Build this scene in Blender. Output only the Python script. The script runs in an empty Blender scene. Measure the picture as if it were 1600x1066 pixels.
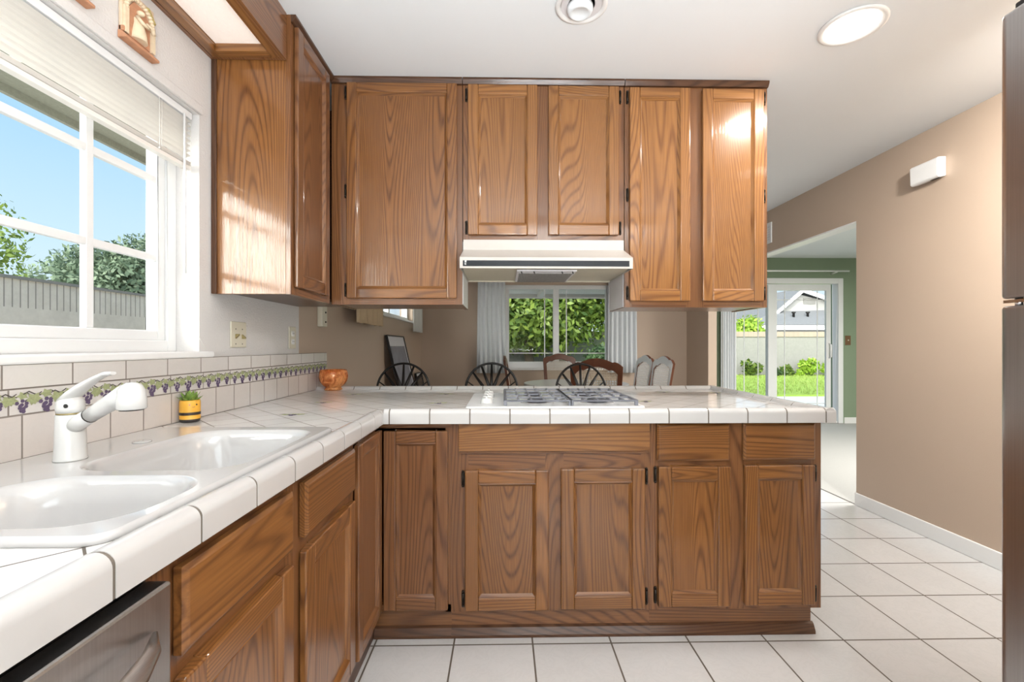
import bpy, bmesh, math, random
from mathutils import Vector, Matrix
SC = bpy.context.scene
COL = SC.collection
R = math.radians
PI = math.pi

# ------------------------------------------------------------------ camera
F_PX, YAW, HZ, CAM_H = 703.0, 0.0188, 540.5, 1.165
cam = bpy.data.cameras.new('camera')
cam.lens = F_PX / 1600 * 36
cam.sensor_width = 36
cam.shift_y = (HZ - 533) / 1600
cam.clip_start = 0.02
cam.clip_end = 300
camo = bpy.data.objects.new('camera', cam)
camo.location = (0, 0, CAM_H)
camo.rotation_euler = (PI / 2, 0, -YAW)
COL.objects.link(camo)
SC.camera = camo

# ------------------------------------------------------------------ colour management
SC.view_settings.view_transform = 'Standard'
SC.view_settings.look = 'None'
SC.view_settings.gamma = 1
SC.view_settings.use_curve_mapping = False
SC.view_settings.exposure = 0.2

# ------------------------------------------------------------------ world, sun
W = bpy.data.worlds.new('sky')
SC.world = W
W.use_nodes = True
nt = W.node_tree
nt.nodes.clear()
_o = nt.nodes.new('ShaderNodeOutputWorld')
_b = nt.nodes.new('ShaderNodeBackground')
_tc = nt.nodes.new('ShaderNodeTexCoord')
_sp = nt.nodes.new('ShaderNodeSeparateXYZ')
_rp = nt.nodes.new('ShaderNodeValToRGB')
nt.links.new(_tc.outputs['Generated'], _sp.inputs[0])
nt.links.new(_sp.outputs['Z'], _rp.inputs[0])
cr = _rp.color_ramp
cr.elements[0].position = 0.0; cr.elements[0].color = (0.86, 0.93, 1.0, 1)
cr.elements[1].position = 0.50; cr.elements[1].color = (0.36, 0.63, 0.98, 1)
e = cr.elements.new(0.16); e.color = (0.66, 0.86, 1.04, 1)
e = cr.elements.new(0.34); e.color = (0.46, 0.73, 1.03, 1)
e = cr.elements.new(0.80); e.color = (0.62, 0.76, 0.95, 1)
# hazy bright part of the sky on the sun's side
_dp = nt.nodes.new('ShaderNodeVectorMath'); _dp.operation = 'DOT_PRODUCT'
_nm = nt.nodes.new('ShaderNodeVectorMath'); _nm.operation = 'NORMALIZE'
nt.links.new(_tc.outputs['Generated'], _nm.inputs[0])
nt.links.new(_nm.outputs[0], _dp.inputs[0]); _dp.inputs[1].default_value = Vector((-.48, -.84, .19)).normalized()
_mx = nt.nodes.new('ShaderNodeMath'); _mx.operation = 'MAXIMUM'; _mx.inputs[1].default_value = 0
_pw = nt.nodes.new('ShaderNodeMath'); _pw.operation = 'POWER'; _pw.inputs[1].default_value = 13
_ml = nt.nodes.new('ShaderNodeMath'); _ml.operation = 'MULTIPLY'; _ml.inputs[1].default_value = 24.0
nt.links.new(_dp.outputs['Value'], _mx.inputs[0]); nt.links.new(_mx.outputs[0], _pw.inputs[0]); nt.links.new(_pw.outputs[0], _ml.inputs[0])
_ad = nt.nodes.new('ShaderNodeMix'); _ad.data_type = 'RGBA'; _ad.blend_type = 'ADD'; _ad.inputs[0].default_value = 1
_cg = nt.nodes.new('ShaderNodeMix'); _cg.data_type = 'RGBA'; _cg.blend_type = 'MULTIPLY'; _cg.inputs[0].default_value = 1
nt.links.new(_ml.outputs[0], _cg.inputs[6]); _cg.inputs[7].default_value = (1, .95, .88, 1)
nt.links.new(_rp.outputs[0], _ad.inputs[6]); nt.links.new(_cg.outputs[2], _ad.inputs[7])
_ad.clamp_result = False
nt.links.new(_ad.outputs[2], _b.inputs['Color'])
_b.inputs['Strength'].default_value = 0.95
nt.links.new(_b.outputs[0], _o.inputs[0])

sun = bpy.data.lights.new('sun', 'SUN')
sun.energy = 3.4
sun.angle = R(0.6)
sun.color = (1.0, 0.95, 0.86)
suno = bpy.data.objects.new('sun', sun)
SUN_TO = Vector((0.10, 0.68, -0.75)).normalized()
suno.rotation_euler = SUN_TO.to_track_quat('-Z', 'Y').to_euler()
suno.location = (3, 20, 20)
COL.objects.link(suno)

# upward area light added beside the camera to brighten the ceiling
fl_ = bpy.data.lights.new('bounce_fill', 'AREA')
fl_.shape = 'RECTANGLE'; fl_.size = 1.0; fl_.size_y = .8; fl_.energy = 108; fl_.color = (.94, .975, 1.0)
flo = bpy.data.objects.new('bounce_fill', fl_)
flo.location = (.42, -.75, 1.05); flo.rotation_euler = (PI - .10, .0, 0)
COL.objects.link(flo)
# area light added behind an unseen rear window to brighten the kitchen
rw_ = bpy.data.lights.new('rear_fill', 'AREA')
rw_.shape = 'RECTANGLE'; rw_.size = 1.8; rw_.size_y = 1.3; rw_.energy = 25; rw_.color = (.95, .97, 1.0)
rwo = bpy.data.objects.new('rear_fill', rw_)
rwo.location = (.9, -2.78, 1.55); rwo.rotation_euler = (PI / 2, 0, 0)
COL.objects.link(rwo)

# ------------------------------------------------------------------ pixel <-> place (reference frame 1600x1066)
def pt(px, py, X=None, Y=None, Z=None):
    u = (px - 800) / F_PX
    v = (HZ - py) / F_PX
    c, s = math.cos(YAW), math.sin(YAW)
    d = Vector((u * c + s, c - u * s, v))
    if X is not None: t = X / d.x
    elif Y is not None: t = Y / d.y
    else: t = (Z - CAM_H) / d.z
    return Vector((d.x * t, d.y * t, CAM_H + d.z * t))

# ------------------------------------------------------------------ material helpers
def new_mat(name):
    m = bpy.data.materials.new(name)
    m.use_nodes = True
    t = m.node_tree
    b = t.nodes['Principled BSDF']
    return m, t, b
def lk(t, a, b): t.links.new(a, b)
def nd(t, typ, **kw):
    n = t.nodes.new(typ)
    for k, v in kw.items(): setattr(n, k, v)
    return n
def mathn(t, op, a, b=None):
    n = nd(t, 'ShaderNodeMath', operation=op)
    for i, v in enumerate((a, b)):
        if v is None: continue
        if isinstance(v, (int, float)): n.inputs[i].default_value = v
        else: lk(t, v, n.inputs[i])
    return n.outputs[0]
def mixc(t, fac, a, b, mode='MIX'):
    n = nd(t, 'ShaderNodeMix', data_type='RGBA', blend_type=mode)
    for i, v in ((0, fac), (6, a), (7, b)):
        if isinstance(v, (int, float)): n.inputs[i].default_value = v
        elif isinstance(v, tuple): n.inputs[i].default_value = (*v[:3], 1)
        else: lk(t, v, n.inputs[i])
    return n.outputs[2]
def noise(t, vec, scale, detail=2, rough=.5, dist=0):
    n = nd(t, 'ShaderNodeTexNoise')
    n.inputs['Scale'].default_value = scale
    n.inputs['Detail'].default_value = detail
    n.inputs['Roughness'].default_value = rough
    n.inputs['Distortion'].default_value = dist
    if vec is not None: lk(t, vec, n.inputs['Vector'])
    return n.outputs['Fac']
def ramp(t, fac, stops):
    n = nd(t, 'ShaderNodeValToRGB')
    lk(t, fac, n.inputs[0])
    el = n.color_ramp.elements
    while len(el) < len(stops): el.new(0.5)
    for e_, (p, c) in zip(el, stops):
        e_.position = p; e_.color = (*c, 1) if len(c) == 3 else c
    return n.outputs[0]
def bump(t, b, h, strength=.2, dist=.002):
    n = nd(t, 'ShaderNodeBump')
    n.inputs['Strength'].default_value = strength
    n.inputs['Distance'].default_value = dist
    lk(t, h, n.inputs['Height'])
    lk(t, n.outputs[0], b.inputs['Normal'])
def objvec(t, scale=(1, 1, 1), rot=(0, 0, 0), loc=(0, 0, 0), rnd=0.0, world=False):
    if world:
        src = nd(t, 'ShaderNodeNewGeometry').outputs['Position']
    else:
        src = nd(t, 'ShaderNodeTexCoord').outputs['Object']
    if rnd:
        oi = nd(t, 'ShaderNodeObjectInfo')
        cb = nd(t, 'ShaderNodeCombineXYZ')
        for i, k in enumerate((7.0, 5.0, 3.0)):
            lk(t, mathn(t, 'MULTIPLY', oi.outputs['Random'], k * rnd), cb.inputs[i])
        ad = nd(t, 'ShaderNodeVectorMath', operation='ADD')
        lk(t, src, ad.inputs[0]); lk(t, cb.outputs[0], ad.inputs[1])
        src = ad.outputs[0]
    mp = nd(t, 'ShaderNodeMapping')
    mp.inputs['Scale'].default_value = scale
    mp.inputs['Rotation'].default_value = rot
    mp.inputs['Location'].default_value = loc
    lk(t, src, mp.inputs['Vector'])
    return mp.outputs[0]
M = {}
def plain(name, col, rough=.5, metal=0, spec=.5, var=.04, vscale=30, bumpk=0, bscale=200, coat=0):
    m, t, b = new_mat(name)
    v = objvec(t, rnd=1)
    n = noise(t, v, vscale, 3)
    lo = tuple(max(0, c * (1 - var)) for c in col); hi = tuple(min(1, c * (1 + var)) for c in col)
    lk(t, mixc(t, n, lo, hi), b.inputs['Base Color'])
    b.inputs['Roughness'].default_value = rough
    b.inputs['Metallic'].default_value = metal
    b.inputs['Specular IOR Level'].default_value = spec
    b.inputs['Coat Weight'].default_value = coat
    if bumpk: bump(t, b, noise(t, objvec(t), bscale, 3), bumpk, .003)
    M[name] = m
    return m
def oak(name, axis, light=(.270, .113, .032), dark=(.112, .041, .0125), rough=.30):
    m, t, b = new_mat(name)
    k = .085
    s = [1, 1, 1]; s['xyz'.index(axis)] = k
    v = objvec(t, tuple(s), rnd=1)
    oi = nd(t, 'ShaderNodeObjectInfo')
    n1 = noise(t, v, 3.0, 1.5, .4, .15)
    ang = mathn(t, 'MULTIPLY', n1, 2 * PI * 78)
    sn = mathn(t, 'SINE', ang)
    ln = mathn(t, 'POWER', mathn(t, 'MULTIPLY_ADD', sn, .5), 3.2)
    # sine * .5 + .5
    for n in t.nodes:
        if n.type == 'MATH' and n.operation == 'MULTIPLY_ADD': n.inputs[2].default_value = .5
    s2 = [170, 170, 170]; s2['xyz'.index(axis)] = 5
    fine = noise(t, objvec(t, tuple(s2), rnd=1), 1.0, 2, .6)
    blot = noise(t, v, 1.6, 2)
    fineR = ramp(t, fine, [(.34, (0, 0, 0)), (.62, (1, 1, 1))])
    lnm = mathn(t, 'MULTIPLY', ln, mathn(t, 'MULTIPLY_ADD', fineR, .55))
    for n in t.nodes:
        if n.type == 'MATH' and n.operation == 'MULTIPLY_ADD': n.inputs[2].default_value = .5
    base = mixc(t, blot, tuple(c * .80 for c in light), tuple(min(1, c * 1.12) for c in light))
    c1 = mixc(t, lnm, base, dark)
    fk = mathn(t, 'MULTIPLY', mathn(t, 'SUBTRACT', 1.0, fineR), .42)
    c2 = mixc(t, fk, c1, tuple(c * .95 for c in dark))
    tone = mathn(t, 'MULTIPLY_ADD', oi.outputs['Random'], .16)
    t.nodes[-1].inputs[2].default_value = .92
    hs = nd(t, 'ShaderNodeHueSaturation')
    lk(t, tone, hs.inputs['Value']); lk(t, c2, hs.inputs['Color'])
    lk(t, hs.outputs[0], b.inputs['Base Color'])
    b.inputs['Roughness'].default_value = rough
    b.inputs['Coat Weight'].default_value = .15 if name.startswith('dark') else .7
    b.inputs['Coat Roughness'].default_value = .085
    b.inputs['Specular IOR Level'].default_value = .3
    bump(t, b, fine, .10, .0006)
    cn = nd(t, 'ShaderNodeBump'); cn.inputs['Strength'].default_value = .45; cn.inputs['Distance'].default_value = .0012
    lk(t, fine, cn.inputs['Height']); lk(t, cn.outputs[0], b.inputs['Coat Normal'])
    M[name] = m
    return m
for ax in 'xyz':
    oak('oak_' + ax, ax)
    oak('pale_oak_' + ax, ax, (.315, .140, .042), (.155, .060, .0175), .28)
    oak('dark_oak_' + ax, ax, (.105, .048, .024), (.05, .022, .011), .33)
    oak('aged_oak_' + ax, ax, (.235, .100, .036), (.105, .040, .015), .33)

def tile(name, size, grout_w, col, grout, rough, rot=0.0, loc=(0, 0, 0), axes='xy', sizey=None, mottled=.05, bumpk=.3):
    m, t, b = new_mat(name)
    src = nd(t, 'ShaderNodeNewGeometry').outputs['Position']
    if axes != 'xy':
        sp = nd(t, 'ShaderNodeSeparateXYZ'); lk(t, src, sp.inputs[0])
        cb = nd(t, 'ShaderNodeCombineXYZ')
        for i, a in enumerate(axes): lk(t, sp.outputs['XYZ'.index(a.upper())], cb.inputs[i])
        src = cb.outputs[0]
    mp = nd(t, 'ShaderNodeMapping', vector_type='POINT')
    sub = nd(t, 'ShaderNodeVectorMath', operation='SUBTRACT')
    lk(t, src, sub.inputs[0]); sub.inputs[1].default_value = loc
    lk(t, sub.outputs[0], mp.inputs['Vector'])
    mp.inputs['Rotation'].default_value = (0, 0, rot)
    br = nd(t, 'ShaderNodeTexBrick', offset=0.0, squash=1.0)
    lk(t, mp.outputs[0], br.inputs['Vector'])
    br.inputs['Scale'].default_value = 1
    br.inputs['Mortar Size'].default_value = grout_w / 2
    br.inputs['Mortar Smooth'].default_value = .1
    br.inputs['Brick Width'].default_value = size
    br.inputs['Row Height'].default_value = sizey or size
    br.inputs['Color1'].default_value = (1, 1, 1, 1)
    br.inputs['Color2'].default_value = (.93, .93, .93, 1)
    n1 = noise(t, src, 4, 5, .6, 1.2)
    n2 = noise(t, src, 14, 4, .6, 2.0)
    vein = ramp(t, n2, [(.44, (0, 0, 0)), (.5, (1, 1, 1)), (.56, (0, 0, 0))])
    c0 = mixc(t, n1, tuple(c * (1 - mottled) for c in col), tuple(min(1, c * (1 + mottled)) for c in col))
    c1 = mixc(t, mathn(t, 'MULTIPLY', vein, mottled * 1.6), c0, tuple(c * .62 for c in col))
    c2 = mixc(t, 1.0, c1, br.outputs['Color'], 'MULTIPLY')
    lk(t, mixc(t, br.outputs['Fac'], c2, grout), b.inputs['Base Color'])
    rr = mathn(t, 'MULTIPLY_ADD', br.outputs['Fac'], .6)
    t.nodes[-1].inputs[2].default_value = rough
    lk(t, rr, b.inputs['Roughness'])
    inv = mathn(t, 'SUBTRACT', 1.0, br.outputs['Fac'])
    bump(t, b, inv, bumpk, .0015)
    M[name] = m
    return m

XG, YG = -0.502, 1.755
tile('floor_tile', .308, .0068, (.57, .56, .55), (.10, .08, .06), .14, loc=(XG, YG, 0), mottled=.06)
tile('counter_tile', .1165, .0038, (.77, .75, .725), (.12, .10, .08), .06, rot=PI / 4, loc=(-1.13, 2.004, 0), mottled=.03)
tile('splash_low', .1188, .0042, (.64, .59, .55), (.22, .19, .165), .10, loc=(1.7904, .899 - 2 * .104, 0), axes='yz', sizey=.104, mottled=.03)
tile('splash_band', .1668, .0042, (.64, .61, .58), (.22, .19, .165), .10, loc=(1.7155, 1.003 - .0615 * 4, 0), axes='yz', sizey=.0615, mottled=.03)
tile('splash_top', .1668, .0042, (.64, .61, .58), (.22, .19, .165), .10, loc=(1.7021, 1.0645 - .0575 * 4, 0), axes='yz', sizey=.0575, mottled=.03)
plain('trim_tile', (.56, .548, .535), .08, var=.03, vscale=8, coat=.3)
plain('grout', (.16, .135, .11), .9)
plain('enamel', (.54, .53, .52), .10, var=.015, coat=.5)
plain('faucet_white', (.62, .62, .605), .16, var=.01)
plain('white_wall', (.66, .645, .63), .55, var=.02, vscale=5, bumpk=.6, bscale=130)
plain('beige_wall', (.485, .375, .288), .5, var=.03, vscale=3, bumpk=.12, bscale=160)
plain('green_wall', (.225, .29, .195), .6, var=.03, vscale=3)
plain('ceiling_white', (.755, .785, .805), .8, var=.015, vscale=3)
plain('white_paint', (.80, .80, .79), .35, var=.01)
plain('vinyl', (.76, .77, .77), .3, var=.01)
plain('cream_plate', (.66, .62, .50), .35)
plain('dark_slot', (.02, .02, .02), .5)
plain('brass', (.40, .33, .16), .35, metal=.8)
plain('black_metal', (.018, .016, .015), .38, metal=.3)
plain('bronze_hinge', (.035, .028, .022), .38, metal=.8)
plain('chrome', (.8, .8, .82), .12, metal=1)
plain('hood_paint', (.56, .52, .475), .30, var=.02)
plain('hood_inside', (.52, .47, .36), .4, var=.03)
plain('black_glass', (.015, .018, .022), .12)
plain('grate_grey', (.20, .205, .235), .42, metal=.15, var=.12, vscale=60)
plain('fridge_side', (.16, .16, .165), .45)
plain('burner_dark', (.07, .07, .08), .5)
plain('blind_white', (.80, .77, .72), .4, var=.02)
plain('cord_white', (.75, .74, .70), .6)
plain('laminate', (.66, .64, .65), .35)
plain('terracotta', (.50, .25, .14), .8, var=.25, vscale=60)
plain('plaque_stone', (.66, .52, .38), .8, var=.15, vscale=60)
plain('plaque_cream', (.74, .62, .44), .7, var=.12, vscale=80)
plain('moss_gold', (.42, .34, .12), .8, var=.3, vscale=90)
plain('bee_yellow', (.80, .42, .05), .35, var=.03)
plain('bee_black', (.03, .022, .018), .4)
plain('soil', (.06, .04, .025), .9)
plain('succulent', (.20, .32, .06), .45, var=.35, vscale=60)
plain('pink', (.75, .35, .25), .5)
plain('carpet', (.40, .395, .375), .95, var=.12, vscale=160, bumpk=.5, bscale=300)
plain('mahogany', (.12, .040, .018), .3, var=.3, vscale=25)
plain('cane', (.52, .44, .34), .6, var=.1)
plain('seat_fabric', (.60, .55, .47), .8)
plain('table_white', (.74, .74, .75), .25)
plain('curtain_grey', (.66, .69, .71), .85, var=.05, vscale=20)
plain('curtain_white', (.72, .72, .70), .8, var=.04)
plain('curtain_tan', (.58, .44, .28), .85, var=.08, vscale=60)
plain('picture_mat', (.66, .66, .70), .4)
plain('picture_blue', (.20, .23, .29), .12, var=.3, vscale=9)
plain('dark_photo', (.07, .06, .055), .2, var=.5, vscale=25)
plain('switch_brown', (.16, .085, .04), .5)
plain('fence_block', (.235, .23, .217), .9, var=.14, vscale=14, bumpk=.5, bscale=40)
plain('fence_cap', (.36, .29, .235), .9, var=.1, vscale=30)
plain('mulch', (.16, .14, .09), .95, var=.4, vscale=20)
plain('concrete', (.66, .65, .62), .85, var=.06, vscale=3)
plain('eave_stucco', (.30, .30, .24), .9, var=.2, vscale=80)
plain('patio_wood', (.74, .71, .66), .8)
plain('house_wall', (.36, .355, .34), .8)
plain('roof_shingle', (.17, .175, .185), .9, var=.15, vscale=12)
plain('bark', (.10, .08, .06), .9, var=.4, vscale=25, bumpk=.6, bscale=30)
plain('rubber', (.02, .02, .02), .7)
plain('leaf_purple', (.12, .09, .15), .9, spec=.1, var=.3, vscale=200)
plain('leaf_print', (.34, .37, .20), .9, spec=.1, var=.3, vscale=200)
plain('vine_print', (.09, .08, .07), .9, spec=.1)

def steel(name, axis):
    m, t, b = new_mat(name)
    s = [500, 500, 500]; s['xyz'.index(axis)] = 3
    n = noise(t, objvec(t, tuple(s)), 1, 2)
    lk(t, mixc(t, n, (.42, .40, .39), (.56, .54, .53)), b.inputs['Base Color'])
    b.inputs['Metallic'].default_value = 1
    b.inputs['Roughness'].default_value = .30
    bump(t, b, n, .04, .0005)
    M[name] = m
steel('steel_y', 'y'); steel('steel_z', 'z')

def glass(name, tint=(1, 1, 1), ior=1.45, rough=0):
    m, t, b = new_mat(name)
    t.nodes.remove(b)
    out = t.nodes['Material Output']
    tr = nd(t, 'ShaderNodeBsdfTransparent'); tr.inputs[0].default_value = (*tint, 1)
    gl = nd(t, 'ShaderNodeBsdfGlossy'); gl.inputs['Roughness'].default_value = rough
    lw_ = nd(t, 'ShaderNodeLayerWeight'); fac = mathn(t, 'MULTIPLY_ADD', mathn(t, 'POWER', lw_.outputs['Facing'], 5.0), .5)
    t.nodes[-1].inputs[2].default_value = .0015
    for n in t.nodes:
        if n.type == 'MATH' and n.operation == 'MULTIPLY_ADD': n.inputs[2].default_value = .0015
    mx = nd(t, 'ShaderNodeMixShader')
    lk(t, fac, mx.inputs[0]); lk(t, tr.outputs[0], mx.inputs[1]); lk(t, gl.outputs[0], mx.inputs[2])
    lk(t, mx.outputs[0], out.inputs[0])
    M[name] = m
glass('pane_glass', (.96, .98, .97), 1.3)
m_, t_, b_ = new_mat('amber_glass')
n_ = noise(t_, objvec(t_), 26, 3, .6, 1.5)
lk(t_, mixc(t_, n_, (.80, .24, .05), (.95, .50, .18)), b_.inputs['Base Color'])
b_.inputs['Roughness'].default_value = .06
b_.inputs['Transmission Weight'].default_value = .80
b_.inputs['Metallic'].default_value = .05
b_.inputs['IOR'].default_value = 1.35
tr_ = nd(t_, 'ShaderNodeBsdfTransparent'); tr_.inputs[0].default_value = (.92, .50, .20, 1)
mx_ = nd(t_, 'ShaderNodeMixShader')
lk(t_, ramp(t_, n_, [(.35, (.30, .30, .30)), (.65, (.78, .78, .78))]), mx_.inputs[0])
lk(t_, tr_.outputs[0], mx_.inputs[1]); lk(t_, b_.outputs[0], mx_.inputs[2])
lk(t_, mx_.outputs[0], t_.nodes['Material Output'].inputs[0])
b_.inputs['Transmission Weight'].default_value = 0
b_.inputs['Coat Weight'].default_value = 1
M['amber_glass'] = m_

def emit(name, col, strength):
    m, t, b = new_mat(name)
    b.inputs['Base Color'].default_value = (.8, .8, .8, 1)
    b.inputs['Emission Color'].default_value = (*col, 1)
    b.inputs['Emission Strength'].default_value = strength
    M[name] = m
    return m, t, b
emit('lens_glow', (1, .95, .87), 9)
m_, t_, b_ = emit('diffuser_glow', (1.0, .83, .70), .30)
b_.inputs['Base Color'].default_value = (.85, .80, .76, 1)
bump(t_, b_, noise(t_, objvec(t_, (1, .5, 1)), 160, 1), .8, .003)
emit('fill_glow', (1, .96, .90), 2.5)  # glow of the added ceiling fill lights

def leafy(name, a, b_c):
    m, t, b = new_mat(name)
    g = nd(t, 'ShaderNodeNewGeometry')
    c = ramp(t, g.outputs['Random Per Island'], [(0, a), (1, b_c)])
    lk(t, c, b.inputs['Base Color'])
    b.inputs['Roughness'].default_value = .55
    # leaves let some light through
    tl = nd(t, 'ShaderNodeBsdfTranslucent'); lk(t, c, tl.inputs[0])
    mx = nd(t, 'ShaderNodeMixShader'); mx.inputs[0].default_value = .35
    lk(t, b.outputs[0], mx.inputs[1]); lk(t, tl.outputs[0], mx.inputs[2])
    lk(t, mx.outputs[0], t.nodes['Material Output'].inputs[0])
    M[name] = m
leafy('leaf_dark', (.030, .07, .028), (.10, .17, .06))
leafy('leaf_mid', (.035, .085, .014), (.23, .32, .055))
leafy('leaf_bright', (.20, .36, .03), (.46, .62, .09))
leafy('leaf_grey', (.06, .10, .06), (.20, .27, .17))
leafy('grass_blade', (.24, .34, .07), (.40, .48, .14))

# ------------------------------------------------------------------ mesh builder
class MB:
    def __init__(s): s.v = []; s.f = []; s.m = []; s.sm = []
    def add(s, vs, fs, mi=0, smooth=False):
        o = len(s.v)
        s.v += [tuple(p) for p in vs]
        for f in fs:
            s.f.append([i + o for i in f]); s.m.append(mi); s.sm.append(smooth)
        return s
    def box(s, x0, x1, y0, y1, z0, z1, mi=0):
        vs = [(x, y, z) for x in (x0, x1) for y in (y0, y1) for z in (z0, z1)]
        return s.add(vs, [(0, 1, 3, 2), (4, 6, 7, 5), (0, 4, 5, 1), (2, 3, 7, 6), (0, 2, 6, 4), (1, 5, 7, 3)], mi)
    def prism(s, poly, axis, a, b, mi=0):      # poly in the other two axes (in xyz order)
        n = len(poly); ax = 'xyz'.index(axis)
        def P(p, t):
            q = list(p); q.insert(ax, t); return tuple(q)
        vs = [P(p, a) for p in poly] + [P(p, b) for p in poly]
        fs = [tuple(range(n)), tuple(range(2 * n - 1, n - 1, -1))] + [(i, (i + 1) % n, n + (i + 1) % n, n + i) for i in range(n)]
        return s.add(vs, fs, mi)
    def quad(s, a, b, c, d, mi=0): return s.add([a, b, c, d], [(0, 1, 2, 3)], mi)
    def tube(s, path, r, n=10, mi=0, caps=True, flat=1.0, smooth=True):
        path = [Vector(p) for p in path]
        rs = r if isinstance(r, (list, tuple)) else [r] * len(path)
        vs = []; prev = None
        for i, p in enumerate(path):
            d = (path[min(i + 1, len(path) - 1)] - path[max(i - 1, 0)]).normalized()
            if prev is None:
                up = Vector((0, 0, 1)) if abs(d.z) < .9 else Vector((0, 1, 0))
                a = d.cross(up).normalized()
            else:
                a = (prev - d * prev.dot(d)).normalized()
            prev = a; b = d.cross(a)
            for k in range(n):
                t = 2 * PI * k / n
                vs.append(p + a * math.cos(t) * rs[i] + b * math.sin(t) * rs[i] * flat)
        fs = [(i * n + k, i * n + (k + 1) % n, (i + 1) * n + (k + 1) % n, (i + 1) * n + k) for i in range(len(path) - 1) for k in range(n)]
        s.add(vs, fs, mi, smooth)
        if caps:
            L = len(path) - 1
            s.add(vs[:n], [tuple(range(n))], mi); s.add(vs[L * n:], [tuple(range(n))], mi)
        return s
    def lathe(s, prof, cx=0, cy=0, n=32, mi=0, smooth=True, close=True):
        vs = []; fs = []
        for (r, z) in prof:
            for k in range(n):
                t = 2 * PI * k / n
                vs.append((cx + r * math.cos(t), cy + r * math.sin(t), z))
        for i in range(len(prof) - 1):
            for k in range(n):
                fs.append((i * n + k, i * n + (k + 1) % n, (i + 1) * n + (k + 1) % n, (i + 1) * n + k))
        s.add(vs, fs, mi, smooth)
        if close:
            for i in (0, len(prof) - 1):
                if prof[i][0] > 1e-5: s.add(vs[i * n:(i + 1) * n], [tuple(range(n))], mi)
        return s
    def disc(s, cx, cy, cz, r, axis='z', n=16, mi=0, flat=1.0):
        ax = 'xyz'.index(axis); vs = []
        for k in range(n):
            t = 2 * PI * k / n
            q = [r * math.cos(t), r * flat * math.sin(t)]; q.insert(ax, 0)
            vs.append((cx + q[0], cy + q[1], cz + q[2]))
        return s.add(vs, [tuple(range(n))], mi)
    def sphere(s, c, r, n=12, mi=0, sx=1, sy=1, sz=1):
        prof = [(math.sin(PI * i / (n // 2)), -math.cos(PI * i / (n // 2))) for i in range(n // 2 + 1)]
        vs = []; fs = []
        for (a, z) in prof:
            for k in range(n):
                t = 2 * PI * k / n
                vs.append((c[0] + r * sx * a * math.cos(t), c[1] + r * sy * a * math.sin(t), c[2] + r * sz * z))
        for i in range(len(prof) - 1):
            for k in range(n):
                fs.append((i * n + k, i * n + (k + 1) % n, (i + 1) * n + (k + 1) % n, (i + 1) * n + k))
        return s.add(vs, fs, mi, True)
    def build(s, name, mats, parent=None, bevel=0, seg=2, loc=None, clean=True):
        me = bpy.data.meshes.new(name)
        off = Vector((0, 0, 0))
        if parent is not None:
            p = parent
            while p is not None:
                off += Vector(p.location); p = p.parent
        if loc is not None: off = off + Vector(loc)
        me.from_pydata([tuple(Vector(v) - off) for v in s.v], [], s.f)
        if not isinstance(mats, (list, tuple)): mats = [mats]
        for m in mats: me.materials.append(M[m])
        me.polygons.foreach_set('material_index', s.m)
        me.polygons.foreach_set('use_smooth', s.sm)
        if clean:
            bm = bmesh.new(); bm.from_mesh(me)
            bmesh.ops.remove_doubles(bm, verts=bm.verts, dist=1e-5)
            bmesh.ops.recalc_face_normals(bm, faces=bm.faces)
            bm.to_mesh(me); bm.free()
        o = bpy.data.objects.new(name, me)
        COL.objects.link(o)
        if parent is not None: o.parent = parent
        if loc is not None: o.location = loc
        if bevel:
            b = o.modifiers.new('bevel', 'BEVEL')
            b.width = bevel; b.segments = seg; b.limit_method = 'ANGLE'; b.angle_limit = R(35)
            b.harden_normals = False
        return o

def tag(o, label=None, cat=None, group=None, kind=None):
    if label: o['label'] = label
    if cat: o['category'] = cat
    if group: o['group'] = group
    if kind: o['kind'] = kind
    return o
def thing(name, label, cat, loc=(0, 0, 0), group=None, rz=0):
    o = bpy.data.objects.new(name, None)
    o.empty_display_size = .05
    o.location = loc; o.rotation_euler = (0, 0, rz)
    COL.objects.link(o)
    return tag(o, label, cat, group)
def struct(o): o['kind'] = 'structure'; return o
def kids(o): return [c for c in bpy.data.objects if c.parent == o]
def copy_tree(o, parent=None):
    c = o.copy(); COL.objects.link(c)
    if parent is not None: c.parent = parent
    for ch in kids(o): copy_tree(ch, c)
    return c

# ------------------------------------------------------------------ the room shell
H = 2.48
XL, XR, YB = -1.153, 2.583, 6.30
XRO = 2.69
YREAR = -2.6
YGRN, XFAM, YFAM = 6.65, 5.8, 1.2
WT = .16
def wall(name, mat, axis, a, b, u0, u1, z0, z1, holes=(), bevel=0):
    """slab between a..b on its own axis, u along the wall, with rectangular openings"""
    us = sorted({u0, u1, *[h[i] for h in holes for i in (0, 1)]})
    zs = sorted({z0, z1, *[h[i] for h in holes for i in (2, 3)]})
    mb = MB()
    for i in range(len(us) - 1):
        for j in range(len(zs) - 1):
            uc, zc = (us[i] + us[i + 1]) / 2, (zs[j] + zs[j + 1]) / 2
            if any(h[0] < uc < h[1] and h[2] < zc < h[3] for h in holes): continue
            if axis == 'x': mb.box(a, b, us[i], us[i + 1], zs[j], zs[j + 1])
            else: mb.box(us[i], us[i + 1], a, b, zs[j], zs[j + 1])
    return struct(mb.build(name, mat))
KW = (.25, 1.727, 1.144, 2.040)          # kitchen window opening (y0,y1,z0,z1)
DW = (3.95, 5.72, 1.47, 2.06)            # small dining window on the left wall
BW = (.02, 1.50, .85, 2.02)              # dining window in the back wall (x0,x1,..)
GD = (3.40, 5.02, .0, 2.14)              # sliding door opening in the green wall
wall('wall_left', 'white_wall', 'x', XL - WT, XL, YREAR, 2.557, 0, H, [KW])
wall('wall_left_dining', 'beige_wall', 'x', XL - WT, XL, 2.557, YB + .16, 0, H, [DW])
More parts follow.
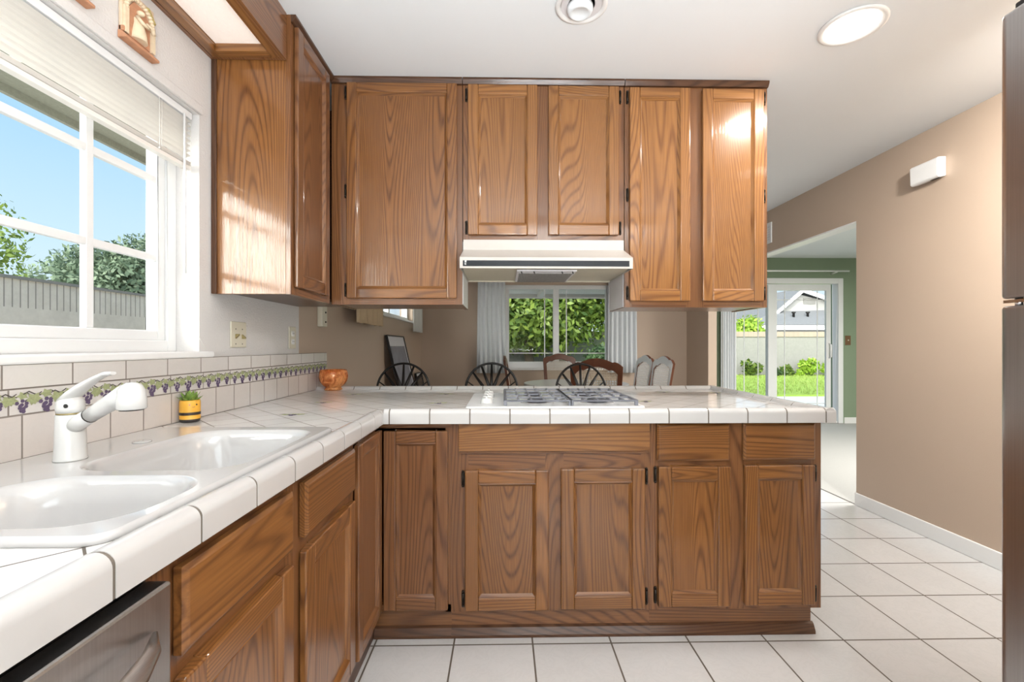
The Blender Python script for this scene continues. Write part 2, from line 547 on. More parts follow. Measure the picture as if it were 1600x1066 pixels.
wall('wall_back', 'beige_wall', 'y', YB, YB + .16, XL, XR, 0, H, [BW])
wall('wall_right', 'beige_wall', 'x', XR, XRO, YREAR, YGRN + .16, 0, H, [(3.247, 5.63, 0, 2.08)])
wall('wall_rear', 'white_wall', 'y', YREAR - .12, YREAR, XL - WT, XRO, 0, H, [(-.05, 1.85, .88, 2.22)])
wall('wall_family_back', 'green_wall', 'y', YGRN, YGRN + .16, XRO, XFAM, 0, H, [GD])
wall('wall_family_right', 'green_wall', 'x', XFAM, XFAM + .12, YFAM, YGRN + .16, 0, H)
wall('wall_family_front', 'white_wall', 'y', YFAM - .12, YFAM, XRO, XFAM + .12, 0, H)
mb = MB(); mb.box(XL - WT, XFAM + .12, YREAR - .12, YGRN + .16, H, H + .12)
struct(mb.build('ceiling', 'ceiling_white'))
mb = MB(); mb.box(XL - WT, XR, YREAR - .12, YB + .16, -.12, 0)
struct(mb.build('floor', 'floor_tile'))
mb = MB(); mb.box(XR, XFAM + .12, YFAM - .12, YGRN + .16, -.12, .004)
struct(mb.build('floor_carpet', 'carpet'))
# white reveal lining under the opening header and the jambs
mb = MB()
mb.box(XR + .002, XRO + .004, 3.247, 5.63, 2.068, 2.081)
mb.box(XR + .002, XRO + .004, 3.240, 3.249, .004, 2.081)
struct(mb.build('trim_1', 'white_paint'))
def baseboard(name, x0, x1, y0, y1, h=.092):
    mb = MB(); mb.box(x0, x1, y0, y1, 0.0, h)
    return struct(mb.build(name, 'white_paint', bevel=.004))
baseboard('baseboard_right', XR - .014, XR - .0005, YREAR, 3.247)
baseboard('baseboard_back', XL, XR, YB - .014, YB - .0005)
baseboard('baseboard_family', 5.10, XFAM, YGRN - .014, YGRN - .0005)
baseboard('baseboard_family_left', XRO, 3.30, YGRN - .014, YGRN - .0005)
# window casing ridge over the kitchen window
mb = MB()
mb.box(XL + .0005, XL + .012, .18, 1.735, 2.042, 2.075)
struct(mb.build('trim_2', 'white_wall', bevel=.004))

# ------------------------------------------------------------------ windows and sliding door
def ring(mb, axis, a, b, u0, u1, z0, z1, w, wb=None, wt=None):
    wb = wb or w; wt = wt or w
    def bx(ua, ub, za, zb):
        if axis == 'x': mb.box(a, b, ua, ub, za, zb)
        else: mb.box(ua, ub, a, b, za, zb)
    bx(u0, u0 + w, z0, z1); bx(u1 - w, u1, z0, z1)
    bx(u0 + w, u1 - w, z0, z0 + wb); bx(u0 + w, u1 - w, z1 - wt, z1)
def pane(name, parent, axis, a, u0, u1, z0, z1):
    mb = MB()
    if axis == 'x': mb.box(a, a + .004, u0, u1, z0, z1)
    else: mb.box(u0, u1, a, a + .004, z0, z1)
    return mb.build(name, 'pane_glass', parent)
# kitchen window
w1 = struct(thing('window_1', None, None, (XL - .12, 1.0, 1.144)))
mb = MB(); ring(mb, 'x', XL - .155, XL - .085, KW[0], KW[1], KW[2], KW[3], .045, .040)
mb.build('window_frame', 'vinyl', w1, bevel=.003)
mb = MB(); ring(mb, 'x', XL - .135, XL - .093, KW[0] + .045, KW[1] - .045, KW[2] + .040, KW[3] - .045, .036)
mb.build('sash', 'vinyl', w1, bevel=.004)
mb = MB()
for y in (.595, .858, 1.1215, 1.385): mb.box(XL - .118, XL - .098, y - .0135, y + .0135, 1.22, 1.98)
for z in (1.481, 1.763): mb.box(XL - .1175, XL - .0985, .33, 1.648, z - .0125, z + .0125)
mb.build('muntin_grid', 'vinyl', w1, bevel=.003)
pane('pane', w1, 'x', XL - .112, .33, 1.648, 1.22, 1.98)
mb = MB(); mb.box(XL - .085, XL + .028, .18, 1.775, 1.121, 1.1438)
mb.build('window_sill', 'white_paint', w1, bevel=.005)
# dining window, left wall
w2 = struct(thing('window_2', None, None, (XL - .1, 4.8, 1.47)))
mb = MB(); ring(mb, 'x', XL - .13, XL - .06, *DW, .045)
mb.box(XL - .12, XL - .07, 4.81, 4.86, 1.5, 2.04)
mb.build('window_frame', 'vinyl', w2, bevel=.003)
pane('pane', w2, 'x', XL - .1, DW[0] + .04, DW[1] - .04, DW[2] + .04, DW[3] - .04)
mb = MB(); mb.box(XL - .06, XL + .02, DW[0] - .03, DW[1] + .03, 1.45, 1.4698)
mb.build('window_sill', 'white_paint', w2, bevel=.003)
# dining window, back wall
w3 = struct(thing('window_3', None, None, (.75, YB + .05, .85)))
bx0, bx1 = BW[0], BW[1]
mb = MB(); ring(mb, 'y', YB + .02, YB + .09, *BW, .055, .09, .06)
xm = pt(868.5, 500, Y=YB + .05).x
mb.box(xm - .04, xm + .04, YB + .015, YB + .085, .94, 1.96)
mb.build('window_frame', 'vinyl', w3, bevel=.003)
mb = MB()
for px in (851, 885):
    x = pt(px, 500, Y=YB + .05).x; mb.box(x - .007, x + .007, YB + .045, YB + .062, .94, 1.96)
for py in (465.5, 552):
    z = pt(800, py, Y=YB + .05).z; mb.box(bx0 + .05, bx1 - .05, YB + .046, YB + .061, z - .006, z + .006)
mb.build('muntin_grid', 'vinyl', w3)
pane('pane', w3, 'y', YB + .051, bx0 + .05, xm - .03, .93, 1.97)
pane('pane', w3, 'y', YB + .051, xm + .03, bx1 - .05, .93, 1.97)
mb = MB(); mb.box(bx0 - .06, bx1 + .06, YB - .03, YB + .02, .825, .8498)
mb.build('window_sill', 'white_paint', w3, bevel=.003)
w4 = struct(thing('window_added', None, None, (.9, YREAR - .06, .88)))  # unseen rear window, added to let in fill light
mb = MB(); ring(mb, 'y', YREAR - .10, YREAR - .03, -.05, 1.85, .88, 2.22, .05); mb.box(.875, .925, YREAR - .09, YREAR - .04, .93, 2.17)
mb.build('window_frame', 'vinyl', w4, bevel=.003)
pane('pane', w4, 'y', YREAR - .07, 0, 1.8, .93, 2.17)
# casing of the sliding door, then the door
d1 = struct(thing('door_1', None, None, (4.2, YGRN, 0)))
gx = lambda px, Y=YGRN: pt(px, 500, Y=Y).x
mb = MB()
xr_ = gx(1316); xl_ = gx(1141)
for (a, b, c, d) in ((xl_, xl_ + .07, 0, 2.175), (xr_ - .075, xr_, 0, 2.175), (xl_ + .07, xr_ - .075, 2.09, 2.175)):
    mb.box(a, b, YGRN - .025, YGRN + .10, c + .006, d)
mb.box(xl_ + .07, xr_ - .075, YGRN - .005, YGRN + .10, .006, .035)
mb.build('door_frame', 'vinyl', d1, bevel=.006)
def slider_panel(name, a, b, y, gl, gr, handle=False):
    mb = MB(); z0, z1 = .04, 2.085
    zt = pt(1250, 454, Y=YGRN).z
    mb.box(a, gl, y, y + .04, z0, z1); mb.box(gr, b, y, y + .04, z0, z1)
    mb.box(gl, gr, y, y + .04, z0, .16); mb.box(gl, gr, y, y + .04, zt, z1)
    p = mb.build(name, 'vinyl', d1, bevel=.004)
    pane('pane', p, 'y', y + .018, gl - .01, gr + .01, .15, zt + .01)
    g = MB()
    xs = (gl + .13, gr - .13)
    for x in xs: g.box(x - .006, x + .006, y + .012, y + .018, .16, zt)
    for z in (.30, zt - .14): g.box(gl, gr, y + .0125, y + .0175, z - .006, z + .006)
    g.build('muntin_grid', 'vinyl', p)
    if handle:
        hx = (gr + b) / 2
        h = MB(); h.tube([(hx, y, .98), (hx, y - .05, 1.0), (hx, y - .05, 1.18), (hx, y, 1.2)], .011, 8)
        h.box(hx - .022, hx + .022, y - .008, y, .95, 1.23)
        h.build('handle', 'white_paint', p)
slider_panel('fixed_panel', gx(1146), gx(1208), YGRN + .055, gx(1153), gx(1202))
slider_panel('sliding_panel', gx(1201), gx(1299), YGRN + .008, gx(1214), gx(1292), True)

# ------------------------------------------------------------------ oak cabinets
class Face:
    """u right, w up, n out of a cabinet front"""
    def __init__(s, kind, at): s.k = kind; s.at = at
    def P(s, u, w, n):
        return (u, s.at - n, w) if s.k == '-y' else (s.at + n, u, w)
    def box(s, mb, u0, u1, w0, w1, n0, n1, mi=0):
        a = s.P(u0, w0, n0); b = s.P(u1, w1, n1)
        mb.box(min(a[0], b[0]), max(a[0], b[0]), min(a[1], b[1]), max(a[1], b[1]), min(a[2], b[2]), max(a[2], b[2]), mi)
    @property
    def hax(s): return 'x' if s.k == '-y' else 'y'
def hinge(face, parent, u, w, L=.058):
    mb = MB()
    face.box(mb, u - .006, u + .006, w - L / 2, w + L / 2, .0005, .004)
    a, b = face.P(u, w - L / 2 + .006, .006), face.P(u, w + L / 2 - .006, .006)
    mb.tube([a, b], .0045, 8)
    for k in (-1, 1):
        p = face.P(u, w + k * L / 2, .004); mb.sphere(p, .0055, 8)
    return mb.build('hinge', 'bronze_hinge', parent)
def door(face, parent, u0, u1, w0, w1, hin=None, hz=(.06,), fam='oak', s=.052, bead=True, label=None):
    """door with a sunk flat panel: frame = stiles and rails"""
    t = .020
    mb = MB()
    face.box(mb, u0, u0 + s, w0, w1, .0015, t, 0)
    face.box(mb, u1 - s, u1, w0, w1, .0015, t, 0)
    face.box(mb, u0 + s, u1 - s, w0, w0 + s, .0015, t - .0004, 1)
    face.box(mb, u0 + s, u1 - s, w1 - s, w1, .0015, t - .0004, 1)
    d = mb.build('door', [fam + '_z', fam + '_' + face.hax], parent, bevel=.0045, seg=3)
    if label: d['label'] = label
    # inner moulding: two steps down to the panel
    b = MB()
    def rg(i0, n0, i1, n1):
        o = [(u0 + s + i0, w0 + s + i0), (u1 - s - i0, w0 + s + i0), (u1 - s - i0, w1 - s - i0), (u0 + s + i0, w1 - s - i0)]
        i = [(u0 + s + i1, w0 + s + i1), (u1 - s - i1, w0 + s + i1), (u1 - s - i1, w1 - s - i1), (u0 + s + i1, w1 - s - i1)]
        for k in range(4):
            j = (k + 1) % 4
            b.quad(face.P(*o[k], n0), face.P(*o[j], n0), face.P(*i[j], n1), face.P(*i[k], n1), 0 if k % 2 else 1)
    rg(-.002, t - .004, .002, t - .0015); rg(.002, t - .0015, .005, t - .005); rg(.005, t - .005, .013, t - .0125)
    b.build('bead_moulding', [fam + '_z', fam + '_' + face.hax], d)
    p = MB(); face.box(p, u0 + s - .004, u1 - s + .004, w0 + s - .004, w1 - s + .004, .004, t - .0120)
    p.build('panel', fam + '_z', d)
    if hin:
        hu = u0 - .009 if hin == 'l' else u1 + .009
        for w in hz: hinge(face, d, hu, w)
    return d
def drawer(face, parent, u0, u1, w0, w1, fam='oak', name='drawer', lip=True, t=.021):
    mb = MB()
    o = .008 if lip else 0.0
    face.box(mb, u0, u1, w0, w1, .0015, t - .006 if lip else t)
    if lip:      # raised field with a coved edge all round
        vs = [face.P(u0, w0, t - .006), face.P(u1, w0, t - .006), face.P(u1, w1, t - .006), face.P(u0, w1, t - .006),
              face.P(u0 + o, w0 + o, t), face.P(u1 - o, w0 + o, t), face.P(u1 - o, w1 - o, t), face.P(u0 + o, w1 - o, t)]
        mb.add(vs, [(0, 1, 5, 4), (1, 2, 6, 5), (2, 3, 7, 6), (3, 0, 4, 7), (4, 5, 6, 7)])
    return mb.build(name, fam + '_' + face.hax, parent, bevel=.002)
def face_frame(face, parent, u0, u1, w0, w1, opens, fam='aged_oak', th=.019):
    """one mesh: the rectangle minus the openings; wide cells run along, narrow ones up"""
    us = sorted({u0, u1, *[o[i] for o in opens for i in (0, 1)]})
    ws = sorted({w0, w1, *[o[i] for o in opens for i in (2, 3)]})
    mb = MB()
    inside = lambda a, b: any(o[0] < a < o[1] and o[2] < b < o[3] for o in opens)
    for i in range(len(us) - 1):
        uc = (us[i] + us[i + 1]) / 2
        j = 0
        while j < len(ws) - 1:                                   # merge vertical runs that are solid
            wc = (ws[j] + ws[j + 1]) / 2
            if inside(uc, wc): j += 1; continue
            k = j
            while k < len(ws) - 1 and not inside(uc, (ws[k] + ws[k + 1]) / 2): k += 1
            solid = (k - j) == len(ws) - 1
            face.box(mb, us[i], us[i + 1], ws[j], ws[k], -th, 0, 0 if solid else 1)
            j = k
    return mb.build('face_frame', [fam + '_z', fam + '_' + face.hax], parent)

# ---- upper cabinets
YU, YUB = 2.225, 2.545
XUB = -.844
ZUL, ZUR, ZUM = pt(620, 476, Y=YU).z, pt(1080, 480.5, Y=YU).z, pt(850, 376, Y=YU).z
fu = Face('-y', YU)
ux = lambda px: pt(px, 300, Y=YU).x
uxd = lambda px: pt(px, 300, Y=YU - .02).x
uz = lambda py: pt(850, py, Y=YU - .02).z
xa, xb, xc, xd = XUB + .0005, ux(722.5), ux(975.8), ux(1198.5)
def crown(parent, x0, x1):
    mb = MB()
    mb.prism([(YU - .022, H - .0005), (YU - .022, H - .010), (YU - .012, H - .028), (YU - .002, H - .030), (YU - .0005, H - .0005)], 'x', x0, x1)
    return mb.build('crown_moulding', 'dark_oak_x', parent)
def upper(name, label, x0, x1, z0, opens, mid=False):
    t = thing(name, label, 'cabinet', ((x0 + x1) / 2, YU, z0))
    face_frame(fu, t, x0, x1, z0, H - .001, opens)
    mb = MB(); y0 = YU + .0192
    mb.box(x0, x0 + .016, y0, YUB, z0, H - .001); mb.box(x1 - .016, x1, y0, YUB, z0, H - .001)
    mb.box(x0 + .016, x1 - .016, y0, YUB, z0 + .004, z0 + .020)
    mb.box(x0 + .016, x1 - .016, YUB - .012, YUB, z0 + .02, H - .001)
    mb.build('carcass', 'aged_oak_z', t)
    crown(t, x0, x1)
    return t
opn = lambda a, b, c, d: (uxd(a) + .012, uxd(b) - .012, uz(d) + .012, uz(c) - .012)
cu1 = upper('wall_cabinet', 'tall single door oak wall cabinet left of the range hood', xa, xb, ZUL, [opn(541, 713.5, 131, 466.5)])
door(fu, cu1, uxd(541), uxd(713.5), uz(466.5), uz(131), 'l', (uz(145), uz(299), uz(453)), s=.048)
mb = MB(); mb.box(xb, xb + .0025, YU + .02, YUB - .012, ZUL + .004, ZUM - .002)
mb.build('side_liner', 'white_paint', cu1)
mb = MB(); mb.box(xb, xb + .003, YUB - .012, YUB, ZUL, ZUM - .002)
mb.build('back_edge', 'dark_oak_z', cu1)
cu2 = upper('wall_cabinet', 'short two door oak wall cabinet directly above the range hood', xb + .0035, xc - .0035, ZUM, [opn(731, 839.7, 132, 367), opn(857, 967.5, 133, 366.5)])
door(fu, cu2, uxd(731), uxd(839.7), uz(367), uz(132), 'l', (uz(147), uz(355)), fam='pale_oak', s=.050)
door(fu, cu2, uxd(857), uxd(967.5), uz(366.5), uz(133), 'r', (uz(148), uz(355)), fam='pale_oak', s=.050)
cu3 = upper('wall_cabinet', 'tall two door oak wall cabinet at the right end beside the range hood', xc, xd, ZUR, [opn(984.5, 1079, 134, 470), opn(1098.5, 1195, 135, 470)])
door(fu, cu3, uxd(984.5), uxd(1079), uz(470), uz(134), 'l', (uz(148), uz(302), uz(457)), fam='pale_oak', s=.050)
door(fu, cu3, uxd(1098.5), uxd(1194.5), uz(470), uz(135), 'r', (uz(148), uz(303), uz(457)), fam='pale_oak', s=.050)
mb = MB(); mb.box(xc - .0025, xc, YU + .02, YUB - .014, ZUR + .004, ZUM - .03)
mb.build('side_liner', 'laminate', cu3)
# corner cabinet on the left wall
YP = 1.80
fc = Face('+x', XUB)
ZC = pt(400, 459.5, Y=YP).z
cu0 = thing('wall_cabinet', 'oak corner wall cabinet on the white wall beside the window', 'cabinet', (-1.0, 2.0, ZC))
mb = MB()
mb.box(XL + .002, XUB - .0195, YP, YP + .018, ZC, H - .001)
mb.build('side_panel', 'oak_z', cu0, bevel=.001)
mb = MB(); mb.box(XL + .002, XL + .022, YP - .008, YP - .0002, ZC, 2.31)
mb.build('scribe_strip', 'dark_oak_z', cu0, bevel=.002)
mb = MB()
mb.box(XL + .002, XUB - .0195, YP + .018, YUB, ZC + .014, ZC + .028)
mb.box(XL + .002, XUB - .0195, YUB - .014, YUB, ZC + .028, H - .001)
mb.box(XL + .002, XL + .014, YP + .018, YUB - .014, ZC + .028, H - .001)
mb.build('carcass', 'dark_oak_y', cu0)
zt = pt(600, 133, Y=YU).z
face_frame(fc, cu0, YP, YU - .024, ZC, H - .001, [(YP + .06, YU - .055, ZC + .055, zt - .02)])
y0d, y1d = pt(464, 300, X=XUB + .02).y, pt(517.5, 300, X=XUB + .02).y
door(fc, cu0, y0d + .014, y1d - .014, ZC + .030, zt, None, fam='aged_oak', s=.050)
mb = MB()
mb.prism([(XUB + .0005, H - .0005), (XUB + .0005, H - .030), (XUB + .010, H - .028), (XUB + .020, H - .010), (XUB + .020, H - .0005)], 'y', YP, YU - .024)
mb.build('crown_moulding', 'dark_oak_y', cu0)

# ---- base cabinets
ZB0, ZB1 = .108, .861              # underside and top of the base units
YF = 1.792; XF = -.494
fp = Face('-y', YF); fl = Face('+x', XF)
bxp = lambda px: pt(px, 700, Y=YF - .02).x
bz = lambda py: pt(950, py, Y=YF - .02).z
def base_carcass(t, x0, x1, y0, y1, left=True, right=True, fam='aged_oak', ax='y', back=True):
    mb = MB()
    if ax == 'y':
        mb.box(x0, x0 + .016, y0, y1, ZB0, ZB1); mb.box(x1 - .016, x1, y0, y1, ZB0, ZB1)
        mb.box(x0 + .016, x1 - .016, y0, y1, ZB0, ZB0 + .016)
        mb.box(x0 + .016, x1 - .016, y1 - .012, y1, ZB0 + .016, ZB1)
    else:
        mb.box(x0, x1, y0, y0 + .016, ZB0, .71); mb.box(x0, x1, y1 - .016, y1, ZB0, .71)
        mb.box(x0, x1, y0 + .016, y1 - .016, ZB0, ZB0 + .016)
        mb.box(x0, x0 + .012, y0 + .016, y1 - .016, ZB0 + .016, .71)
    return mb.build('carcass', fam + '_z', t)
def toe_p(t, x0, x1):
    mb = MB(); mb.box(x0, x1, YF + .022, YF + .040, .001, ZB0)
    mb.build('toe_kick', 'aged_oak_x', t)
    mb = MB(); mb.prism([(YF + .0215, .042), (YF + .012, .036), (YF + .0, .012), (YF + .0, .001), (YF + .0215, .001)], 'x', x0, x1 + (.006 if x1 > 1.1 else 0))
    mb.build('shoe_moulding', 'dark_oak_x', t)
YDB = 2.44
x1b, x2b, x3b = bxp(704), bxp(1019.5), pt(1282.5, 700, Y=YF).x
# cooktop unit
cb2 = thing('base_cabinet', 'oak base cabinet with a plain wide front under the cooktop', 'cabinet', ((x1b + x2b) / 2, YF, 0))
oD = lambda a, b, c, d: (bxp(a) + .012, bxp(b) - .012, bz(d) + .012, bz(c) - .012)
face_frame(fp, cb2, x1b, x2b - .0005, ZB0, ZB1, [oD(726.5, 857.5, 735, 954), oD(877, 1008.5, 733, 953)])
base_carcass(cb2, x1b, x2b - .0005, YF + .0192, YDB)
drawer(fp, cb2, bxp(716.5), bxp(1015.5), bz(705), bz(661), 'pale_oak', 'front_panel', False, .020)
mb = MB(); fp.box(mb, bxp(717), bxp(1016), bz(709), bz(705) - .0005, .0005, .012)
mb.build('lower_strip', 'aged_oak_x', cb2, bevel=.002)
door(fp, cb2, bxp(726.5), bxp(857.5), bz(954), bz(735), 'l', (bz(749), bz(937)), s=.052)
door(fp, cb2, bxp(877), bxp(1008.5), bz(953), bz(733), 'r', (bz(746), bz(936)), s=.052)
toe_p(cb2, x1b, x2b)
# right end unit
cb3 = thing('base_cabinet', 'oak base cabinet with two drawers over two doors at the right end', 'cabinet', ((x2b + x3b) / 2, YF, 0))
face_frame(fp, cb3, x2b, x3b, ZB0, ZB1, [oD(1029, 1142.5, 731, 951), oD(1165, 1277, 729, 950), oD(1027, 1141, 663, 721.5), oD(1162, 1275, 662, 720)])
base_carcass(cb3, x2b, x3b, YF + .0192, YDB)
drawer(fp, cb3, bxp(1027.5), bxp(1141), bz(721.5), bz(663))
drawer(fp, cb3, bxp(1162.5), bxp(1275), bz(720.5), bz(662.5))
door(fp, cb3, bxp(1029.5), bxp(1142.5), bz(951), bz(730.5), 'l', (bz(744), bz(934)), s=.052)
door(fp, cb3, bxp(1165), bxp(1274.5), bz(950), bz(729), 'r', (bz(743), bz(934)), s=.052)
toe_p(cb3, x2b, pt(1267, 900, Y=YF + .02).x)
# corner unit with two doors that meet in the angle
Y0C = 1.472
cb1 = thing('base_cabinet', 'oak corner base cabinet whose two doors meet at an inside angle', 'cabinet', (-.5, 1.8, 0))
mb = MB()
mb.box(XF, x1b - .0005, YF, YF + .019, ZB1 - .022, ZB1, 1)
mb.box(x1b - .022, x1b - .0005, YF, YF + .019, ZB0, ZB1 - .022, 0)
mb.box(XF - .019, XF, Y0C, YF, ZB1 - .022, ZB1, 2)
mb.box(XF - .019, XF, Y0C, Y0C + .014, ZB0, ZB1 - .022, 0)
mb.box(XF, x1b - .0005, YF, YF + .019, ZB0, ZB0 + .03, 1)
mb.box(XF - .019, XF, Y0C, YF, ZB0, ZB0 + .03, 2)
mb.build('face_frame', ['aged_oak_z', 'aged_oak_x', 'aged_oak_y'], cb1)
mb = MB()
mb.box(-1.12, x1b - .0005, YDB - .012, YDB, ZB0, ZB1); mb.box(-1.12, -1.108, Y0C, YDB - .012, ZB0, ZB1)
mb.box(-1.108, XF - .02, Y0C, YDB - .012, ZB0, ZB0 + .016)
mb.box(XF - .02, x1b - .0005, YF + .02, YDB - .012, ZB0, ZB0 + .016)
mb.build('carcass', 'dark_oak_z', cb1)
door(fl, cb1, pt(561.5, 800, X=XF + .02).y, YF - .022, .122, .836, None, fam='aged_oak', s=.045)
door(fp, cb1, XF + .0225, bxp(699.5), bz(952), bz(673), None, fam='aged_oak', s=.048)
toe_p(cb1, XF - .02, x1b)
mb = MB(); mb.box(XF - .04, XF - .022, Y0C, YF + .018, .001, ZB0)
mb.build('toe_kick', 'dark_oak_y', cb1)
# left run units
def left_unit(label, y0, y1, dy0, dy1):
    t = thing('base_cabinet', label, 'cabinet', (XF, (y0 + y1) / 2, 0))
    face_frame(fl, t, y0, y1, ZB0, ZB1, [(dy0 + .012, dy1 - .012, .152, .657), (dy0 + .012, dy1 - .012, .714, .823)])
    base_carcass(t, -1.11, XF - .0192, y0, y1, ax='x')
    mb = MB(); mb.box(XF - .04, XF - .022, y0, y1, .001, ZB0)
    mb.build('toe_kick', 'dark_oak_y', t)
    drawer(fl, t, dy0, dy1, .702, .835)
    door(fl, t, dy0, dy1, .140, .669, None, fam='oak', s=.052)
    return t
left_unit('oak base cabinet with one drawer right beside the dishwasher', .628, 1.0610, .6785, 1.030)
left_unit('oak base cabinet with one drawer between the sink cabinet and the corner cabinet', 1.0615, Y0C - .0005, 1.0925, 1.4535)

# ------------------------------------------------------------------ tiled worktop
ZC_, ZT_, ZBT = .899, .9195, .862
XFT, YFT, XRT, YBT = -.464, 1.747, 1.310, 2.78
SX0, SX1, SY0, SY1 = -1.085, -.5295, .602, 1.425        # sink outline
wt = thing('worktop', 'white tiled L shaped worktop with dark grout lines', 'worktop', (-.5, 1.8, ZC_))
mb = MB(); XW = -1.1295; IN = .066; YN = -1.0
HX0, HX1, HY0, HY1 = SX0 + .03, SX1 - .016, SY0 + .014, SY1 - .03
mb.box(XW, HX0, YN, YBT - IN, ZBT + .001, ZC_)
mb.box(HX0, HX1, YN, HY0, ZBT + .001, ZC_); mb.box(HX0, HX1, HY1, YBT - IN, ZBT + .001, ZC_)
mb.box(HX1, XFT - IN, YN, YBT - IN, ZBT + .001, ZC_)
mb.box(XFT - IN, XRT - IN, YFT + IN, YBT - IN, ZBT + .001, ZC_)
mb.build('tile_surface', 'counter_tile', wt)
prof = [(0, ZBT)] + [(.020 - .020 * math.cos(PI / 2 * k / 7), ZT_ - .020 + .020 * math.sin(PI / 2 * k / 7)) for k in range(8)] + [(.029, ZT_ - .0012), (.037, ZT_ - .0050), (.046, ZC_ + .0040), (.056, ZC_ + .0018), (IN, ZC_ + .001), (IN, ZBT)]
def vcap(mb, axis, at, sgn, a, b, shrink=0.0):
    """tile piece: outer face at `at`, sgn = outward direction of that axis"""
    pr = [(min(max(i, shrink), IN - shrink), (z - shrink) if z > ZBT + .01 else z + shrink * .0) for i, z in prof]
    poly = [(at - sgn * i, z) for i, z in pr]
    mb.prism(poly, 'x' if axis == 'y' else 'y', a, b)
tm, gm = MB(), MB()
g = .0026
def runtrim(axis, at, sgn, a, b, joints):
    js = [a] + [j for j in joints if a + .008 < j < b - .008] + [b]
    for p, q in zip(js, js[1:]): vcap(tm, axis, at, sgn, p + (g if p != a else 0), q - (g if q != b else 0))
    vcap(gm, axis, at, sgn, a + .002, b - .002, .0012)
runtrim('x', XFT, 1, YN, YFT - .0, [.5457 + k * .1556 for k in range(-12, 8)] + [1.725])
runtrim('y', YFT, -1, XFT + .0, XRT, [-.4418 + k * .1556 for k in range(0, 12)])
runtrim('x', XRT, 1, YFT + .0025, YBT - .0025, [1.80 + k * .1556 for k in range(0, 7)])
runtrim('y', YBT, 1, XW, XRT, [-1.06 + k * .1556 for k in range(0, 16)])
tm.box(XFT - IN, XFT, YFT, YFT + IN, ZBT, ZC_ + .0025)
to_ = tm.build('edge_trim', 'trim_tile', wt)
to_.data.polygons.foreach_set('use_smooth', [True] * len(to_.data.polygons))
to_.data.set_sharp_from_angle(angle=R(38))
gm.build('grout', 'grout', wt)
# painted grape motifs on some worktop tiles (flat glaze)
rng = random.Random(4)
def motif(mb, P, size):
    """vine, leaves and a bunch of grapes drawn in the (a, b) plane by P(a, b)"""
    nn_ = [0]
    def poly(pts, mi): nn_[0] += 1; mb.add([P(*q, (.0002, .0001, 0)[mi] + nn_[0] * 4e-6) for q in pts], [tuple(range(len(pts)))], mi)
    for k in range(12):
        a = size * (.02 + .16 * math.sin(k * 2.4) * (1 - k / 13)); b = size * (-.02 - .045 * k * .6)
        poly([(a + size * .055 * math.cos(t * PI / 3), b + size * .055 * math.sin(t * PI / 3)) for t in range(6)], 0)
    for (la, lb, sz, rot) in ((-.26, .02, .2, .4), (.28, .0, .22, 2.6), (.02, .12, .16, 1.3)):
        pts = []
        for t in range(10):
            rr = size * sz * (1 if t % 2 else .58)
            pts.append((la * size + rr * math.cos(rot + t * PI / 5), lb * size + rr * .8 * math.sin(rot + t * PI / 5)))
        poly(pts, 1)
    pts = [(size * (-.5 + k / 8), size * (.14 + .06 * math.sin(k * 1.7))) for k in range(9)]
    for p, q in zip(pts, pts[1:]): poly([(p[0], p[1] - .012 * size), (q[0], q[1] - .012 * size), (q[0], q[1] + .02 * size), (p[0], p[1] + .02 * size)], 2)
for (px, py, rot, sz) in ((684, 630, .3, .10), (697, 616, 0, .09), (703, 607.5, 0, .085), (457, 648, .2, .10), (553, 616.5, .1, .09), (505, 629, .2, .09),
                          (1006, 627.5, .1, .09), (1035, 613, 0, .085), (1072, 607.5, 0, .085), (1117, 614, 0, .085)):
    c = pt(px, py, Z=ZC_)
    mb = MB(); cs, sn = math.cos(rot), math.sin(rot)
    motif(mb, lambda a, b, l: (c.x + a * cs - b * sn, c.y + a * sn + b * cs, ZC_ + .0006 + l), sz)
    mb.build('grape_motif', ['leaf_purple', 'leaf_print', 'vine_print'], wt, clean=False)

# ------------------------------------------------------------------ backsplash
XT = -1.130
bs = thing('backsplash', 'white tiled backsplash with a painted grapevine border row', 'backsplash', (XT, 1.0, ZC_))
Y1B = 2.90
for nm, z0, z1, mt in (('lower_tiles', ZC_, 1.003, 'splash_low'), ('border_tiles', 1.003, 1.0645, 'splash_band'), ('top_tiles', 1.0645, 1.1215, 'splash_top')):
    mb = MB(); mb.box(XL + .001, XT, YN, Y1B, z0 + (.0005 if nm == 'lower_tiles' else 0), z1)
    mb.build(nm, mt, bs, bevel=.0015 if nm == 'top_tiles' else 0)
for k in range(-6, 8):
    yk = 1.7155 + k * .1668
    if yk < .35 or yk + .1668 > 2.90: continue
    mb = MB()
    for n_m, (dy, sz) in enumerate(((.028, .092), (.083, .104), (.139, .088))):
        motif(mb, lambda a, b, l, c_=yk + dy, o_=n_m * .0004: (XT + .0006 + l + o_, c_ + a, 1.037 + b * .92), sz)
    mb.build('grapevine_motif', ['leaf_purple', 'leaf_print', 'vine_print'], bs, clean=False)

